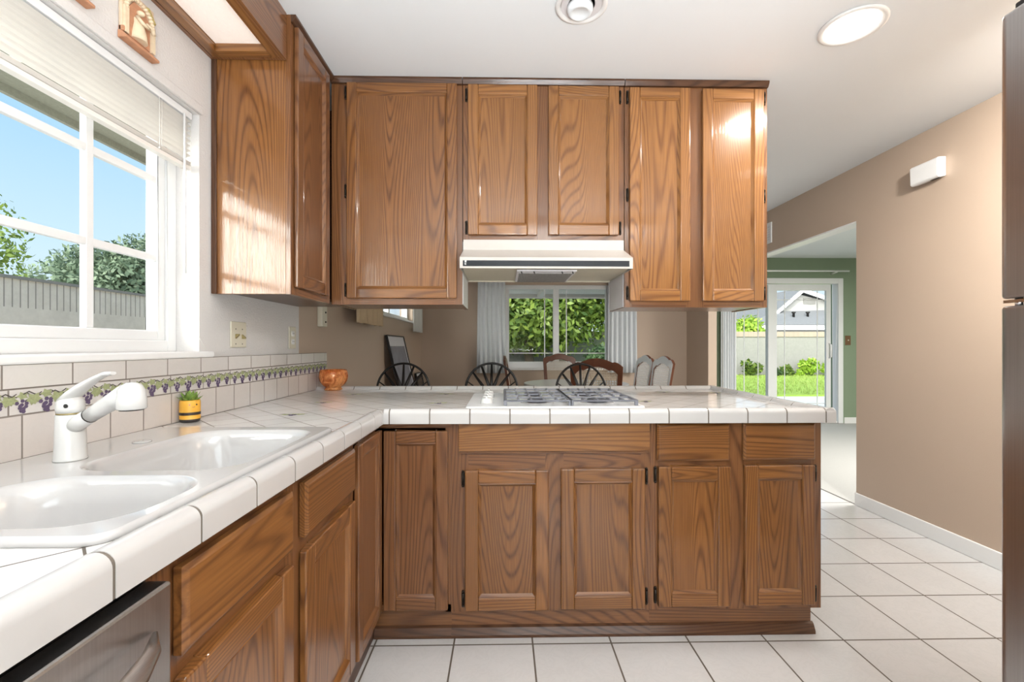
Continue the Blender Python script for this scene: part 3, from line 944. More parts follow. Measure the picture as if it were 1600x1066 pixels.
# ------------------------------------------------------------------ sink
sk = thing('kitchen_sink', 'white enamelled double bowl sink set into the tiled worktop', 'sink', (-.8, 1.0, ZC_))
def rrect(x0, x1, y0, y1, r, z, n=8):
    out = []
    for (cx, cy, a0) in ((x1 - r, y1 - r, 0), (x0 + r, y1 - r, PI / 2), (x0 + r, y0 + r, PI), (x1 - r, y0 + r, 1.5 * PI)):
        for k in range(n + 1):
            a = a0 + PI / 2 * k / n
            out.append((cx + r * math.cos(a), cy + r * math.sin(a), z))
    return out
ZS = .9120
bowls = [(-.905, -.553, .925, 1.372, .085), (-.905, -.551, .634, .893, .10)]
bm = bmesh.new()
def loop(pts):
    vs = [bm.verts.new(p) for p in pts]
    return vs, [bm.edges.new((vs[i], vs[(i + 1) % len(vs)])) for i in range(len(vs))]
def bridge(a, b):
    n = len(a)
    for i in range(n):
        f = bm.faces.new((a[i], a[(i + 1) % n], b[(i + 1) % n], b[i])); f.smooth = True
o1, e1 = loop(rrect(SX0 + .008, SX1 - .006, SY0 + .008, SY1 - .008, .030, ZS))
eds = list(e1)
rings = []
for (a, b, c, d, r) in bowls:
    v_, e_ = loop(rrect(a, b, c, d, r, ZS)); eds += e_; rings.append((v_, (a, b, c, d, r)))
bmesh.ops.triangle_fill(bm, use_beauty=True, edges=eds)
o2, _ = loop(rrect(SX0 + .002, SX1 - .0015, SY0 + .002, SY1 - .002, .033, ZS - .003)); bridge(o2, o1)
o3, _ = loop(rrect(SX0, SX1, SY0, SY1, .035, ZC_ + .0008)); bridge(o3, o2)
for v_, (a, b, c, d, r) in rings:
    prev = v_
    for ins, z in ((.004, ZS - .0012), (.010, ZS - .006), (.016, ZS - .018), (.022, ZS - .05), (.030, .79), (.045, .755), (.075, .738), (.12, .735)):
        rr = max(.02, r - ins * .3)
        q, _ = loop(rrect(a + ins, b - ins, c + ins, d - ins, min(rr, (d - c) / 2 - ins - .002), z)); bridge(prev, q); prev = q
    bm.faces.new(prev)
bmesh.ops.recalc_face_normals(bm, faces=bm.faces)
me = bpy.data.meshes.new('basin')
bmesh.ops.translate(bm, verts=bm.verts, vec=(.8, -1.0, -ZC_))
bm.to_mesh(me); bm.free(); me.materials.append(M['enamel'])
o = bpy.data.objects.new('basin', me); COL.objects.link(o); o.parent = sk
so = o.modifiers.new('shell', 'SOLIDIFY'); so.thickness = .004; so.offset = -1
for (a, b, c, d, r) in bowls:
    mb = MB(); mb.lathe([(.045, .7365), (.045, .7385), (.035, .739), (.03, .7362), (0, .736)], (a + b) / 2, (c + d) / 2, 24)
    mb.build('drain', 'chrome', sk)

# faucet
fx, fy = -.962, 1.018
fa = thing('faucet', 'white single lever kitchen faucet with pull out spray head', 'faucet', (fx, fy, ZS))
mb = MB(); mb.lathe([(.0290, ZS + .0005), (.0290, ZS + .003), (.0282, ZS + .0045), (.0272, ZS + .03), (.0252, 1.012), (.0240, 1.0135)], fx, fy, 36)
mb.build('body', 'faucet_white', fa)
mb = MB(); mb.lathe([(.0236, 1.0137), (.0242, 1.0155), (.0236, 1.0173)], fx, fy, 32)
mb.build('seal_ring', 'brass', fa)
mb = MB(); mb.lathe([(.0242, 1.0175), (.0250, 1.027), (.0238, 1.042), (.017, 1.054), (.006, 1.059), (0, 1.059)], fx, fy, 32)
path = [(fx - .010, fy, 1.043), (fx + .010, fy - .002, 1.058), (fx + .034, fy - .005, 1.076), (fx + .062, fy - .008, 1.092), (fx + .086, fy - .011, 1.103), (fx + .105, fy - .014, 1.105)]
mb.tube(path, [.020, .0215, .0175, .013, .0105, .0075], 16, flat=.5)
mb.build('lever_handle', 'faucet_white', fa)
mb = MB(); mb.lathe([(0, 0), (.0045, 0), (.0045, .0014), (0, .0014)], 0, 0, 14)
ba = MB(); ba.add([(fx + .012 + a, fy - .0232 - c, 1.034 + b_2) for a, b_2, c in mb.v], mb.f)
ba.build('lever_badge', 'dark_slot', fa)
mb = MB()
mb.tube([(fx + .008, fy - .003, .986), (fx + .03, fy - .009, .998), (fx + .055, fy - .015, 1.011)], [.0185, .0172, .0160], 20)
mb.build('spout', 'faucet_white', fa)
mb = MB()
mb.tube([(fx + .0555, fy - .0151, 1.0113), (fx + .0572, fy - .0155, 1.0122)], .0163, 20)
mb.build('spout_ring', 'bronze_hinge', fa)
hd = MB()
hx, hy = fx + .168, fy - .042
hd.tube([(fx + .0577, fy - .0157, 1.0124), (fx + .09, fy - .023, 1.030), (fx + .125, fy - .032, 1.048), (fx + .155, fy - .039, 1.063)], [.0158, .0170, .0188, .0210], 20)
hd.lathe([(.0, 1.087), (.010, 1.086), (.018, 1.081), (.0232, 1.071), (.0262, 1.050), (.0268, 1.032), (.0250, 1.030)], hx, hy, 28)
hd.build('spray_head', 'faucet_white', fa)
mb = MB(); mb.lathe([(.0215, 1.0295), (.0215, 1.0275), (0, 1.0275)], hx, hy, 24)
mb.build('spray_face', 'dark_slot', fa)
hc = pt(222, 691, Z=ZS)
mb = MB(); mb.lathe([(.021, ZS + .0003), (.0205, ZS + .0022), (.017, ZS + .003), (0, ZS + .0034)], hc.x, hc.y, 24)
mb.build('hole_cap', 'enamel', sk)

# bee pot with succulent
bp = pt(288, 661.5, Z=ZC_)
bpx, bpy_ = bp.x, bp.y + .028
pot = thing('bee_planter', 'small yellow and black striped smiling pot with a green succulent', 'planter', (bpx, bpy_, ZC_))
r0 = .0315
mb = MB(); mb.lathe([(.026, ZC_ + .0005), (.0295, ZC_ + .003), (.0308, ZC_ + .012)], bpx, bpy_, 32, 1)
mb.lathe([(.0308, ZC_ + .012), (r0, ZC_ + .026)], bpx, bpy_, 32, 0, close=False)
mb.lathe([(r0, ZC_ + .026), (r0, ZC_ + .036)], bpx, bpy_, 32, 1, close=False)
mb.lathe([(r0, ZC_ + .036), (r0 - .0005, ZC_ + .07), (r0 - .002, ZC_ + .077), (r0 - .006, ZC_ + .077), (r0 - .006, ZC_ + .068)], bpx, bpy_, 32, 0, close=False)
mb.build('pot', ['bee_yellow', 'bee_black'], pot)
mb = MB(); mb.lathe([(r0 - .0065, ZC_ + .070), (0, ZC_ + .072)], bpx, bpy_, 24)
mb.build('soil', 'soil', pot)
fd = math.atan2(-bpy_, -bpx) + .30
mb = MB()
for da in (-.34, .34):
    a = fd + da; mb.sphere((bpx + r0 * math.cos(a), bpy_ + r0 * math.sin(a), ZC_ + .062), .0028, 8, 0 if da < 0 else 1)
arc = [(bpx + (r0 + .0004) * math.cos(fd + t), bpy_ + (r0 + .0004) * math.sin(fd + t), ZC_ + .053 + 12 * (t ** 2) * .012) for t in (-.13, -.07, 0, .07, .13)]
mb.tube(arc, .001, 6, 2)
mb.build('painted_face', ['pink', 'bee_black', 'terracotta'], pot)
mb = MB()
for ring_, (n, L, tilt) in enumerate(((8, .040, .30), (7, .040, .72), (5, .034, 1.15))):
    for k in range(n):
        a = 2 * PI * k / n + ring_ * .5
        d = Vector((math.cos(a) * math.cos(tilt), math.sin(a) * math.cos(tilt), math.sin(tilt)))
        sd = Vector((-math.sin(a), math.cos(a), 0)); up = d.cross(sd) * -1
        o_ = Vector((bpx, bpy_, ZC_ + .072))
        pts = []
        for (f_, w_, h_) in ((0, .006, 0), (.4, .0115, -.002), (.72, .0098, 0), (1, .0005, .004)):
            c_ = o_ + d * L * f_ + Vector((0, 0, 1)) * h_ * 1.5
            pts += [c_ + sd * w_, c_ + up * .0034 * (1 - f_ * .8), c_ - sd * w_, c_ - up * .0022 * (1 - f_ * .8)]
        fs = [(i * 4 + j, i * 4 + (j + 1) % 4, i * 4 + 4 + (j + 1) % 4, i * 4 + 4 + j) for i in range(3) for j in range(4)]
        mb.add(pts, fs, 0, True)
mb.build('succulent', 'succulent', pot)

# amber glass bowl
ab = pt(501, 610.5, Z=ZC_)
ax_, ay_ = ab.x - .01, ab.y + .04
ax_ = max(ax_, XT + .105)
mb = MB()
sc_ = 1.0
prof_o = [(0, .0006), (.054, .0006), (.055, .007), (.047, .014), (.048, .019), (.068, .034), (.083, .058), (.088, .084), (.085, .110), (.080, .126)]
prof_i = [(.0765, .126), (.0815, .110), (.0845, .084), (.0795, .059), (.064, .037), (.042, .024), (0, .022)]
mb.lathe([(r_ * .95, ZC_ + z_ * .97) for r_, z_ in prof_o + prof_i], ax_, ay_, 40)
tag(mb.build('glass_bowl', 'amber_glass', loc=(ax_, ay_, ZC_)), 'amber footed glass bowl standing at the end of the backsplash', 'bowl')

# ------------------------------------------------------------------ cooktop
ck = thing('cooktop', 'white gas cooktop with grey grates set in the tiled peninsula', 'cooktop', (.2, 2.2, ZC_))
CX0, CX1, CY0, CY1 = pt(727, 634, Y=1.90).x, .60, 1.875, 2.42
pl = rrect(CX0, CX1, CY0, CY1, .02, ZC_ + .0008)
pl2 = rrect(CX0 + .004, CX1 - .004, CY0 + .004, CY1 - .004, .018, ZC_ + .012)
n_ = len(pl); mb = MB()
mb.add(pl + pl2, [tuple(range(n_)), tuple(range(n_, 2 * n_))] + [(i, (i + 1) % n_, n_ + (i + 1) % n_, n_ + i) for i in range(n_)])
mb.build('cooktop_surface', 'vinyl', ck, bevel=.002)
ZK = ZC_ + .0125
for i, (bx_, by_) in enumerate(((.15, 2.02), (.15, 2.29), (.42, 2.02), (.42, 2.29))):
    mb = MB()
    mb.lathe([(.075, ZK), (.072, ZK + .002), (.05, ZK + .001)], bx_, by_, 28, 0)
    mb.lathe([(.045, ZK), (.045, ZK + .010), (.040, ZK + .014), (.030, ZK + .016), (0, ZK + .017)], bx_, by_, 24, 1)
    mb.build('burner', ['enamel', 'burner_dark'], ck)
for gx0, gx1 in ((.008, .283), (.290, .565)):
    mb = MB(); zg = ZK + .024; rr = .0065
    y0g, y1g = 1.905, 2.405
    def bar(a, b, r=rr): mb.tube([a, b], r, 6)
    for (a, b) in (((gx0, y0g), (gx1, y0g)), ((gx1, y0g), (gx1, y1g)), ((gx1, y1g), (gx0, y1g)), ((gx0, y1g), (gx0, y0g)), ((gx0, 2.155), (gx1, 2.155)), ((gx0, 2.02), (gx1, 2.02)), ((gx0, 2.29), (gx1, 2.29))):
        mb.box(min(a[0], b[0]) - .006, max(a[0], b[0]) + .006, min(a[1], b[1]) - .006, max(a[1], b[1]) + .006, zg - .007, zg)
    for x in [gx0 + (gx1 - gx0) * f for f in (.2, .4, .6, .8)]:
        for (ya, yb) in ((y0g, 1.975), (2.075, 2.155), (2.155, 2.24), (2.34, y1g)):
            mb.box(x - .005, x + .005, ya, yb, zg - .007, zg + .003)
    for x in (gx0, gx1):
        for y in (y0g, 2.155, y1g): mb.box(x - .007, x + .007, y - .007, y + .007, ZK, zg)
    mb.build('grate', 'grate_grey', ck, bevel=.002)
kx = pt(762, 620, Y=2.1).x
for k in range(4):
    y = 1.985 + k * .105
    mb = MB(); mb.lathe([(.026, ZK), (.026, ZK + .006), (.022, ZK + .020), (.020, ZK + .024), (0, ZK + .025)], kx, y, 24)
    mb.box(kx - .004, kx + .004, y - .020, y + .020, ZK + .02, ZK + .034)
    mb.build('knob', 'faucet_white', ck, bevel=.0015)

# ------------------------------------------------------------------ range hood
hx0, hx1 = pt(718.5, 402, Y=2.055).x, pt(988.8, 402, Y=2.055).x
hb0, hb1 = pt(724.2, 380, Y=2.205).x, pt(974.4, 380, Y=2.205).x
zl0, zl1 = pt(850, 419.5, Y=2.055).z, pt(850, 402.4, Y=2.055).z
zk_ = pt(850, 391, Y=2.205).z
hd_ = thing('range_hood', 'white under cabinet range hood with a black control strip', 'range hood', ((hx0 + hx1) / 2, 2.205, zl0))
yb_ = 2.50
mb = MB()
# shell: front lip, sloped top, short upstand, cheeks
hs0, hs1 = xb + .006, xc - .006
def q(a, b, c, d, mi=0): mb.quad(a, b, c, d, mi)
F0, F1 = (hx0, 2.055), (hx1, 2.055)
q((hx0, 2.055, zl0), (hx1, 2.055, zl0), (hx1, 2.055, zl1), (hx0, 2.055, zl1))
q((hx0, 2.055, zl1), (hx1, 2.055, zl1), (hb1, 2.205, zk_), (hb0, 2.205, zk_))
q((hb0, 2.205, zk_), (hb1, 2.205, zk_), (hb1, 2.205, ZUM - .002), (hb0, 2.205, ZUM - .002))
mb.add([(hx0, 2.055, zl0), (hx0, 2.055, zl1), (hb0, 2.205, zk_), (hb0, 2.205, zl0)], [(0, 1, 2, 3)])
mb.add([(hx1, 2.055, zl0), (hx1, 2.055, zl1), (hb1, 2.205, zk_), (hb1, 2.205, zl0)], [(0, 1, 2, 3)])
mb.box(hs0, hs0 + .002, 2.227, yb_, zl0, ZUM - .002); mb.box(hs1 - .002, hs1, 2.227, yb_, zl0, ZUM - .002)
mb.box(hs0 + .002, hs1 - .002, yb_ - .002, yb_, zl0, ZUM - .002)
q((hb0, 2.205, zl0), (hb0, 2.227, zl0), (hb0, 2.227, ZUM - .002), (hb0, 2.205, ZUM - .002))
q((hb1, 2.205, zl0), (hb1, 2.227, zl0), (hb1, 2.227, ZUM - .002), (hb1, 2.205, ZUM - .002))
sh = mb.build('hood_shell', 'hood_paint', hd_)
so = sh.modifiers.new('sheet', 'SOLIDIFY'); so.thickness = .0015; so.offset = 0
mb = MB()      # underside tray
mb.add([(hx0 + .012, 2.07, zl0 + .006), (hx1 - .012, 2.07, zl0 + .006), (hs1 - .004, 2.228, zl0 + .006), (hs1 - .004, yb_ - .004, zl0 + .006), (hs0 + .004, yb_ - .004, zl0 + .006), (hs0 + .004, 2.228, zl0 + .006)], [(0, 1, 2, 3, 4, 5)])
mb.box(hs0 + .004, hs1 - .004, yb_ - .006, yb_ - .003, zl0 - .001, zl0 + .008)
mb.build('underside', 'hood_inside', hd_)
mb = MB()
mb.box(hx0 + .014, hx1 - .016, 2.0525, 2.0545, pt(850, 416.4, Y=2.055).z, pt(850, 407.4, Y=2.055).z)
cs_ = mb.build('control_strip', 'black_glass', hd_)
mb = MB()      # small emblem at the left end of the strip
ex, ez = hx0 + .025, (zl0 + zl1) / 2
for (a, b, c, d) in ((0, .0045, -.010, -.008), (0, .0045, -.005, -.003), (-.001, .0015, -.010, -.001), (-.001, .001, .001, .010), (.0035, .0055, .006, .010), (.001, .0035, .003, .007), (.0035, .0055, .001, .004)):
    mb.box(ex + a - .002, ex + b, 2.0518, 2.0526, ez + c, ez + d)
mb.build('emblem', 'white_paint', cs_)
flx0, flx1 = pt(806, 430, Y=2.3).x, pt(886, 430, Y=2.3).x
mb = MB()
mb.box(flx0, flx1 + .02, 2.11, 2.47, zl0 - .004, zl0 + .004)
ft = mb.build('filter_frame', 'laminate', hd_, bevel=.002)
m_, t_, b_ = new_mat('mesh_filter')
ck_ = nd(t_, 'ShaderNodeTexVoronoi'); lk(t_, objvec(t_), ck_.inputs['Vector']); ck_.inputs['Scale'].default_value = 220
lk(t_, ramp(t_, ck_.outputs['Distance'], [(.2, (.06, .055, .05)), (.6, (.40, .38, .36))]), b_.inputs['Base Color'])
b_.inputs['Metallic'].default_value = .5; b_.inputs['Roughness'].default_value = .5
M['mesh_filter'] = m_
mb = MB(); mb.box(flx0 + .012, flx1 + .008, 2.17, 2.46, zl0 - .006, zl0 - .0045)
mb.build('filter_mesh', 'mesh_filter', hd_)
for x in (flx0 + .02, flx0 + .08, flx1 - .05, flx1):
    mb = MB(); mb.tube([(x, 2.115, zl0 - .004), (x + .004, 2.125, zl0 - .012)], .003, 6)
    mb.build('filter_clip', 'dark_slot', hd_)

# ------------------------------------------------------------------ light box over the sink
ZS0 = pt(390, 92.5, Y=1.79).z
XS1 = pt(447, 93, Y=1.79).x
sb = thing('light_box', 'oak framed fluorescent light box hung over the sink', 'light', ((XL + XS1) / 2, 1.0, ZS0))
YS0, YS1 = -.2, 1.795
mb = MB()
mb.box(XS1 - .018, XS1, YS0, YS1, ZS0, H - .001); mb.box(XL + .001, XL + .016, YS0, YS1, ZS0, H - .001)
mb.box(XL + .016, XS1 - .018, YS1 - .018, YS1, ZS0, H - .001); mb.box(XL + .016, XS1 - .018, YS0, YS0 + .018, ZS0, H - .001)
mb.build('oak_box', 'aged_oak_y', sb, bevel=.001)
mb = MB(); zp = ZS0 + .03
ix0, ix1, iy1 = XL + .050, XS1 - .045, YS1 - .055
for (x0, x1, y0, y1, mi) in ((XL + .0165, ix0, YS0 + .02, YS1 - .0185, 0), (ix1, XS1 - .0185, YS0 + .02, YS1 - .0185, 0), (ix0, ix1, iy1, YS1 - .0185, 1), (ix0, ix1, YS0 + .02, YS0 + .06, 1)):
    mb.box(x0, x1, y0, y1, ZS0 - .0005, zp, mi)
mb.build('inner_frame', ['pale_oak_y', 'pale_oak_x'], sb, bevel=.004)
mb = MB(); mb.box(ix0 - .01, ix1 + .01, YS0 + .05, iy1 + .01, zp + .001, zp + .004)
mb.build('diffuser', 'diffuser_glow', sb)

# ------------------------------------------------------------------ blind
bl = thing('venetian_blind', 'white mini blind half raised in the kitchen window', 'blind', (XL - .028, 1.0, 2.0))
XBL = XL - .030
mb = MB(); mb.box(XBL - .014, XBL + .014, .27, 1.712, 2.012, 2.037)
mb.build('headrail', 'vinyl', bl, bevel=.002)
mb = MB()
z = 2.002; k = 0
while z > 1.862:
    a = R(-18)
    dx, dz = .0125 * math.cos(a), .0125 * math.sin(a)
    c0, c1 = (XBL - dx, z + dz), (XBL + dx, z - dz)
    mid = (XBL + .0012, z + .0014)
    for p, q_ in ((c0, mid), (mid, c1)):
        mb.quad((p[0], .275, p[1]), (p[0], 1.709, p[1]), (q_[0], 1.709, q_[1]), (q_[0], .275, q_[1]))
    z -= .0185; k += 1
sl = mb.build('slats', 'blind_white', bl)
so = sl.modifiers.new('gauge', 'SOLIDIFY'); so.thickness = .0006
mb = MB()
for i in range(9): mb.box(XBL - .012, XBL + .012, .275, 1.709, 1.8515 - i * .0016, 1.8525 - i * .0016)
mb.box(XBL - .012, XBL + .012, .275, 1.709, 1.822, 1.836)
mb.build('bottom_rail', 'blind_white', bl, bevel=.001)
for y in (.45, 1.0, 1.55):
    mb = MB(); mb.tube([(XBL + .0145, y, 2.01), (XBL + .0145, y + .002, 1.833)], .0011, 6); mb.tube([(XBL + .0145, y + .012, 2.01), (XBL + .0145, y + .010, 1.833)], .0008, 6)
    mb.sphere((XBL + .0145, y, 1.838), .004, 8)
    mb.build('ladder_cord', 'cord_white', bl)
mb = MB(); mb.tube([(XBL + .020, 1.662, 2.014), (XBL + .021, 1.664, 1.43)], .0045, 8)
mb.build('tilt_wand', 'vinyl', bl)
mb = MB(); mb.tube([(XBL + .018, 1.698, 2.01), (XBL + .018, 1.700, 1.6), (XBL + .02, 1.696, 1.25), (XBL + .04, 1.708, 1.20), (XBL + .052, 1.733, 1.150)], .0010, 6)
mb.build('pull_cord', 'cord_white', bl)

# ------------------------------------------------------------------ wall plaques over the window
def plaque(label, yc, z0, ztop=None):
    w, h = .126, .215
    t = thing('wall_plaque', label, 'plaque', (XL, yc, z0))
    x = XL + .0008
    mb = MB()
    mb.box(x, x + .010, yc - w / 2, yc + w / 2, z0 + .01, z0 + h)
    mb.build('back_slab', 'plaque_stone', t, bevel=.003)
    mb = MB(); mb.prism([(x, z0), (x + .026, z0 + .002), (x + .026, z0 + .012), (x + .010, z0 + .03), (x, z0 + .03)], 'y', yc - w / 2 - .003, yc + w / 2 + .003)
    mb.box(x, x + .016, yc - w / 2, yc - w / 2 + .022, z0 + .03, z0 + .05)
    mb.build('base_ledge', 'terracotta', t, bevel=.002)
    mb = MB()
    n = 14
    for i in range(n + 1):      # arch
        a = PI * i / n
        mb.sphere((x + .014, yc + .050 * math.cos(a), z0 + .135 + .058 * math.sin(a)), .0078, 8)
    for s_ in (-1, 1):
        mb.box(x + .01, x + .018, yc + s_ * .051 - .007, yc + s_ * .051 + .007, z0 + .03, z0 + .135)
    mb.build('arch', 'plaque_cream', t)
    mb = MB(); mb.prism([(yc - .042, z0 + .03), (yc + .042, z0 + .03), (yc + .042, z0 + .14), (yc + .02, z0 + .18), (yc - .02, z0 + .18), (yc - .042, z0 + .14)], 'x', x + .0101, x + .0125)
    mb.build('niche', 'terracotta', t)
    for s_ in (-1, 1):
        mb = MB()
        for i in range(7): mb.sphere((x + .012, yc + s_ * (.058 - i * .004), z0 + .165 + i * .006), .007, 8)
        mb.build('foliage_relief', 'moss_gold', t)
    mb = MB()          # robed figure in relief, holding a bundle
    mb.lathe([(.026, z0 + .034), (.024, z0 + .06), (.017, z0 + .10), (.018, z0 + .118), (.008, z0 + .133), (0, z0 + .135)], x + .010, yc - .004, 16)
    mb.sphere((x + .020, yc - .004, z0 + .147), .011, 12)
    mb.tube([(x + .022, yc - .02, z0 + .122), (x + .034, yc - .016, z0 + .10), (x + .032, yc + .014, z0 + .100)], .006, 8)
    mb.tube([(x + .022, yc + .014, z0 + .122), (x + .032, yc + .028, z0 + .11), (x + .030, yc + .036, z0 + .095)], .006, 8)
    mb.sphere((x + .03, yc + .024, z0 + .11), .010, 10, 0, .8, 1.5, .8)
    mb.build('robed_figure', 'plaque_cream', t)
    t.scale = (1, 1, .77)
    return t
plaque('carved arch plaque with a robed figure on the white wall beside the light box', 1.430, 2.088)
plaque('carved wall plaque over the blind, only its lower corner showing at the top edge', 1.198, 2.094)

# ------------------------------------------------------------------ plates on the walls
def wall_plate(name, label, cat, y0, y1, z0, z1, two):
    t = thing(name, label, cat, (XL, (y0 + y1) / 2, z0))
    mb = MB(); mb.box(XL + .0008, XL + .007, y0, y1, z0, z1)
    mb.build('cover_plate', 'cream_plate', t, bevel=.003)
    return t
p0 = wall_plate('switch_plate', 'cream two gang switch plate with two toggles above the backsplash', 'switch', 1.915, 2.028, pt(370, 546, X=XL).z + .008, pt(370, 503, X=XL).z, True)
zc0 = 1.205
for k, yy in enumerate((1.948, 1.996)):
    mb = MB(); dz = .008 if k == 0 else -.006
    mb.prism([(XL + .0072, zc0 - .010), (XL + .0072, zc0 + .010), (XL + .022, zc0 + dz + .003), (XL + .022, zc0 + dz - .003)], 'y', yy - .005, yy + .005)
    mb.build('toggle', 'brass', p0, bevel=.001)
mb = MB()
for yy in (1.948, 1.996):
    for zz in (zc0 + .032, zc0 - .032): mb.disc(XL + .0074, yy, zz, .0032, 'x', 10)
mb.build('screws', 'dark_slot', p0)
p1 = wall_plate('outlet_plate', 'cream single outlet plate near the end of the white wall', 'outlet', 2.430, 2.508, pt(457, 545, X=XL).z, pt(457, 511, X=XL).z, False)
zc1 = (pt(457, 545, X=XL).z + pt(457, 511, X=XL).z) / 2
for s_ in (-1, 1):
    mb = MB(); mb.box(XL + .0072, XL + .010, 2.453, 2.485, zc1 + s_ * .022 - .014, zc1 + s_ * .022 + .014)
    so_ = mb.build('socket', 'white_paint', p1, bevel=.002)
    mb = MB()
    for yy in (2.463, 2.475): mb.box(XL + .0101, XL + .0106, yy - .0015, yy + .0015, zc1 + s_ * .022 - .003, zc1 + s_ * .022 + .006)
    mb.build('slots', 'dark_slot', so_)
p2 = thing('wall_chime', 'narrow cream upright box on the beige wall under the corner cabinet', 'box', (XL, 2.89, 1.29))
ya, yb2 = pt(503, 500, X=XL + .03).y, pt(511, 500, X=XL + .03).y
zz0 = pt(507, 511, X=XL + .02).z
mb = MB(); mb.box(XL + .001, XL + .032, ya + .0, yb2, zz0, zz0 + .22)
mb.build('housing', 'cream_plate', p2, bevel=.003)
mb = MB()
for zz in (zz0 + .03, zz0 + .09, zz0 + .15): mb.sphere((XL + .033, (ya + yb2) / 2 + .01, zz), .006, 8)
mb.build('screws', 'dark_slot', p2)
# chime / sensor box on right wall
b0, b1 = 2.575, 2.757
bz0, bz1 = pt(1448, 283, X=XR - .05).z, pt(1448, 252, X=XR - .05).z
cb_ = thing('sensor_box', 'white plastic sensor box high on the beige right wall', 'sensor', (XR, 2.75, bz0))
mb = MB(); mb.prism([(XR - .001, bz0 + .008), (XR - .001, bz1 + .003), (XR - .045, bz1), (XR - .055, bz1 - .008), (XR - .052, bz0 + .010), (XR - .040, bz0)], 'y', b0, b1)
mb.build('housing', 'white_paint', cb_, bevel=.006, seg=3)
mb = MB(); mb.box(XR - .036, XR - .020, 2.59, 2.64, bz0 - .001, bz0 + .001)
mb.build('port', 'dark_slot', cb_)
vz0, vz1 = pt(1202, 380, X=XR - .01).z, pt(1202, 348, X=XR - .01).z
vy = pt(1205, 360, X=XR - .01).y
vp = thing('wall_vent', 'white vent plate high on the beige wall beside the cabinets', 'vent', (XR, vy + .14, vz0))
mb = MB(); ring(mb, 'x', XR - .010, XR - .001, vy, vy + .29, vz0, vz1, .028); mb.box(XR - .004, XR - .001, vy + .02, vy + .27, vz0 + .02, vz1 - .02)
mb.build('vent_frame', 'white_paint', vp, bevel=.002)
mb = MB()
for i in range(6): mb.box(XR - .008, XR - .005, vy + .028, vy + .262, vz0 + .035 + i * .024, vz0 + .041 + i * .024)
mb.build('louvres', 'laminate', vp)
# switch on green wall
sx = pt(1324.5, 532, Y=YGRN)
sw = thing('switch_plate', 'brown switch plate on the green wall right of the sliding door', 'switch', (sx.x, YGRN, sx.z))
mb = MB(); mb.box(sx.x - .042, sx.x + .042, YGRN - .007, YGRN - .0008, sx.z - .07, sx.z + .07)
mb.build('cover_plate', 'switch_brown', sw, bevel=.003)
mb = MB(); mb.box(sx.x - .006, sx.x + .006, YGRN - .020, YGRN - .0072, sx.z - .008, sx.z + .012)
mb.build('toggle', 'cream_plate', sw, bevel=.002)

# ------------------------------------------------------------------ ceiling lights
def can(name, label, x, y, r, lit, power=0, aim=None):
    t = thing(name, label, 'light', (x, y, H))
    mb = MB(); mb.lathe([(r, H - .0008), (r, H - .006), (r - .008, H - .010), (r * .80, H - .006), (r * .79, H - .0008)], x, y, 40)
    mb.build('trim_ring', 'white_paint', t)
    if lit:
        mb = MB(); mb.lathe([(r * .785, H - .003), (r * .5, H - .006), (0, H - .008)], x, y, 32)
        mb.build('lens', 'lens_glow', t)
        l = bpy.data.lights.new('lamp', 'AREA'); l.shape = 'DISK'; l.size = r * 1.5; l.energy = power
        l.color = (1.0, .965, .92)
        lo = bpy.data.objects.new('lamp', l); COL.objects.link(lo); lo.parent = t; lo.location = (0, 0, -.012)
        if aim: lo.rotation_euler = Vector(aim).to_track_quat('-Z', 'Y').to_euler(); lo.location = (0, 0, -.075); l.spread = R(120)
    else:
        mb = MB(); mb.lathe([(r * .785, H - .004), (r * .70, H - .0015), (r * .52, H - .0012)], x, y, 40, close=False)
        mb.build('inner_cup', 'laminate', t)
        mb = MB(); mb.lathe([(r * .50, H - .0015), (r * .50, H - .016), (r * .44, H - .026), (r * .36, H - .030), (r * .30, H - .024), (0, H - .022)], x - .004, y + .01, 32)
        mb.build('eyeball', 'ceiling_white', t)
    return t
c1 = pt(1332, 40, Z=H)
can('recessed_light', 'lit round recessed ceiling light in the right part of the ceiling', c1.x, c1.y, .120, True, 15)
c2 = pt(908.5, 7, Z=H)
can('recessed_light', 'unlit round eyeball ceiling light above the hood cabinet', c2.x, c2.y, .100, False)
can('recessed_light', 'round recessed fill light added out of view over the walkway beside the refrigerator', 1.95, 1.1, .120, True, 34, (.62, .55, -.55))  # added out of view to brighten the right wall
# added fill lights, unseen: one behind the viewer, one in the family room
def fill_fixture(label, x, y, w, d, power, col=(1.0, .95, .88)):
    t = thing('ceiling_light', label, 'light', (x, y, H))  # added fill light, out of view
    mb = MB(); ring(mb, 'x', x - w / 2, x + w / 2, y - d / 2, y + d / 2, H - .09, H - .001, .03) if False else None
    mb.box(x - w / 2, x + w / 2, y - d / 2, y - d / 2 + .03, H - .09, H - .001); mb.box(x - w / 2, x + w / 2, y + d / 2 - .03, y + d / 2, H - .09, H - .001)
    mb.box(x - w / 2, x - w / 2 + .03, y - d / 2 + .03, y + d / 2 - .03, H - .09, H - .001); mb.box(x + w / 2 - .03, x + w / 2, y - d / 2 + .03, y + d / 2 - .03, H - .09, H - .001)
    mb.build('fill_fixture_frame', 'aged_oak_x', t)
    mb = MB(); mb.box(x - w / 2 + .03, x + w / 2 - .03, y - d / 2 + .03, y + d / 2 - .03, H - .075, H - .070)
    mb.build('diffuser', 'fill_glow', t)
    l = bpy.data.lights.new('lamp', 'AREA'); l.shape = 'RECTANGLE'; l.size = w - .08; l.size_y = d - .08; l.energy = power; l.color = col
    lo = bpy.data.objects.new('lamp', l); COL.objects.link(lo); lo.parent = t; lo.location = (0, 0, -.085)
    return t
fill_fixture('long boxed fill light added out of view on the ceiling behind the sink run', .75, -.7, 1.5, 1.1, 18)
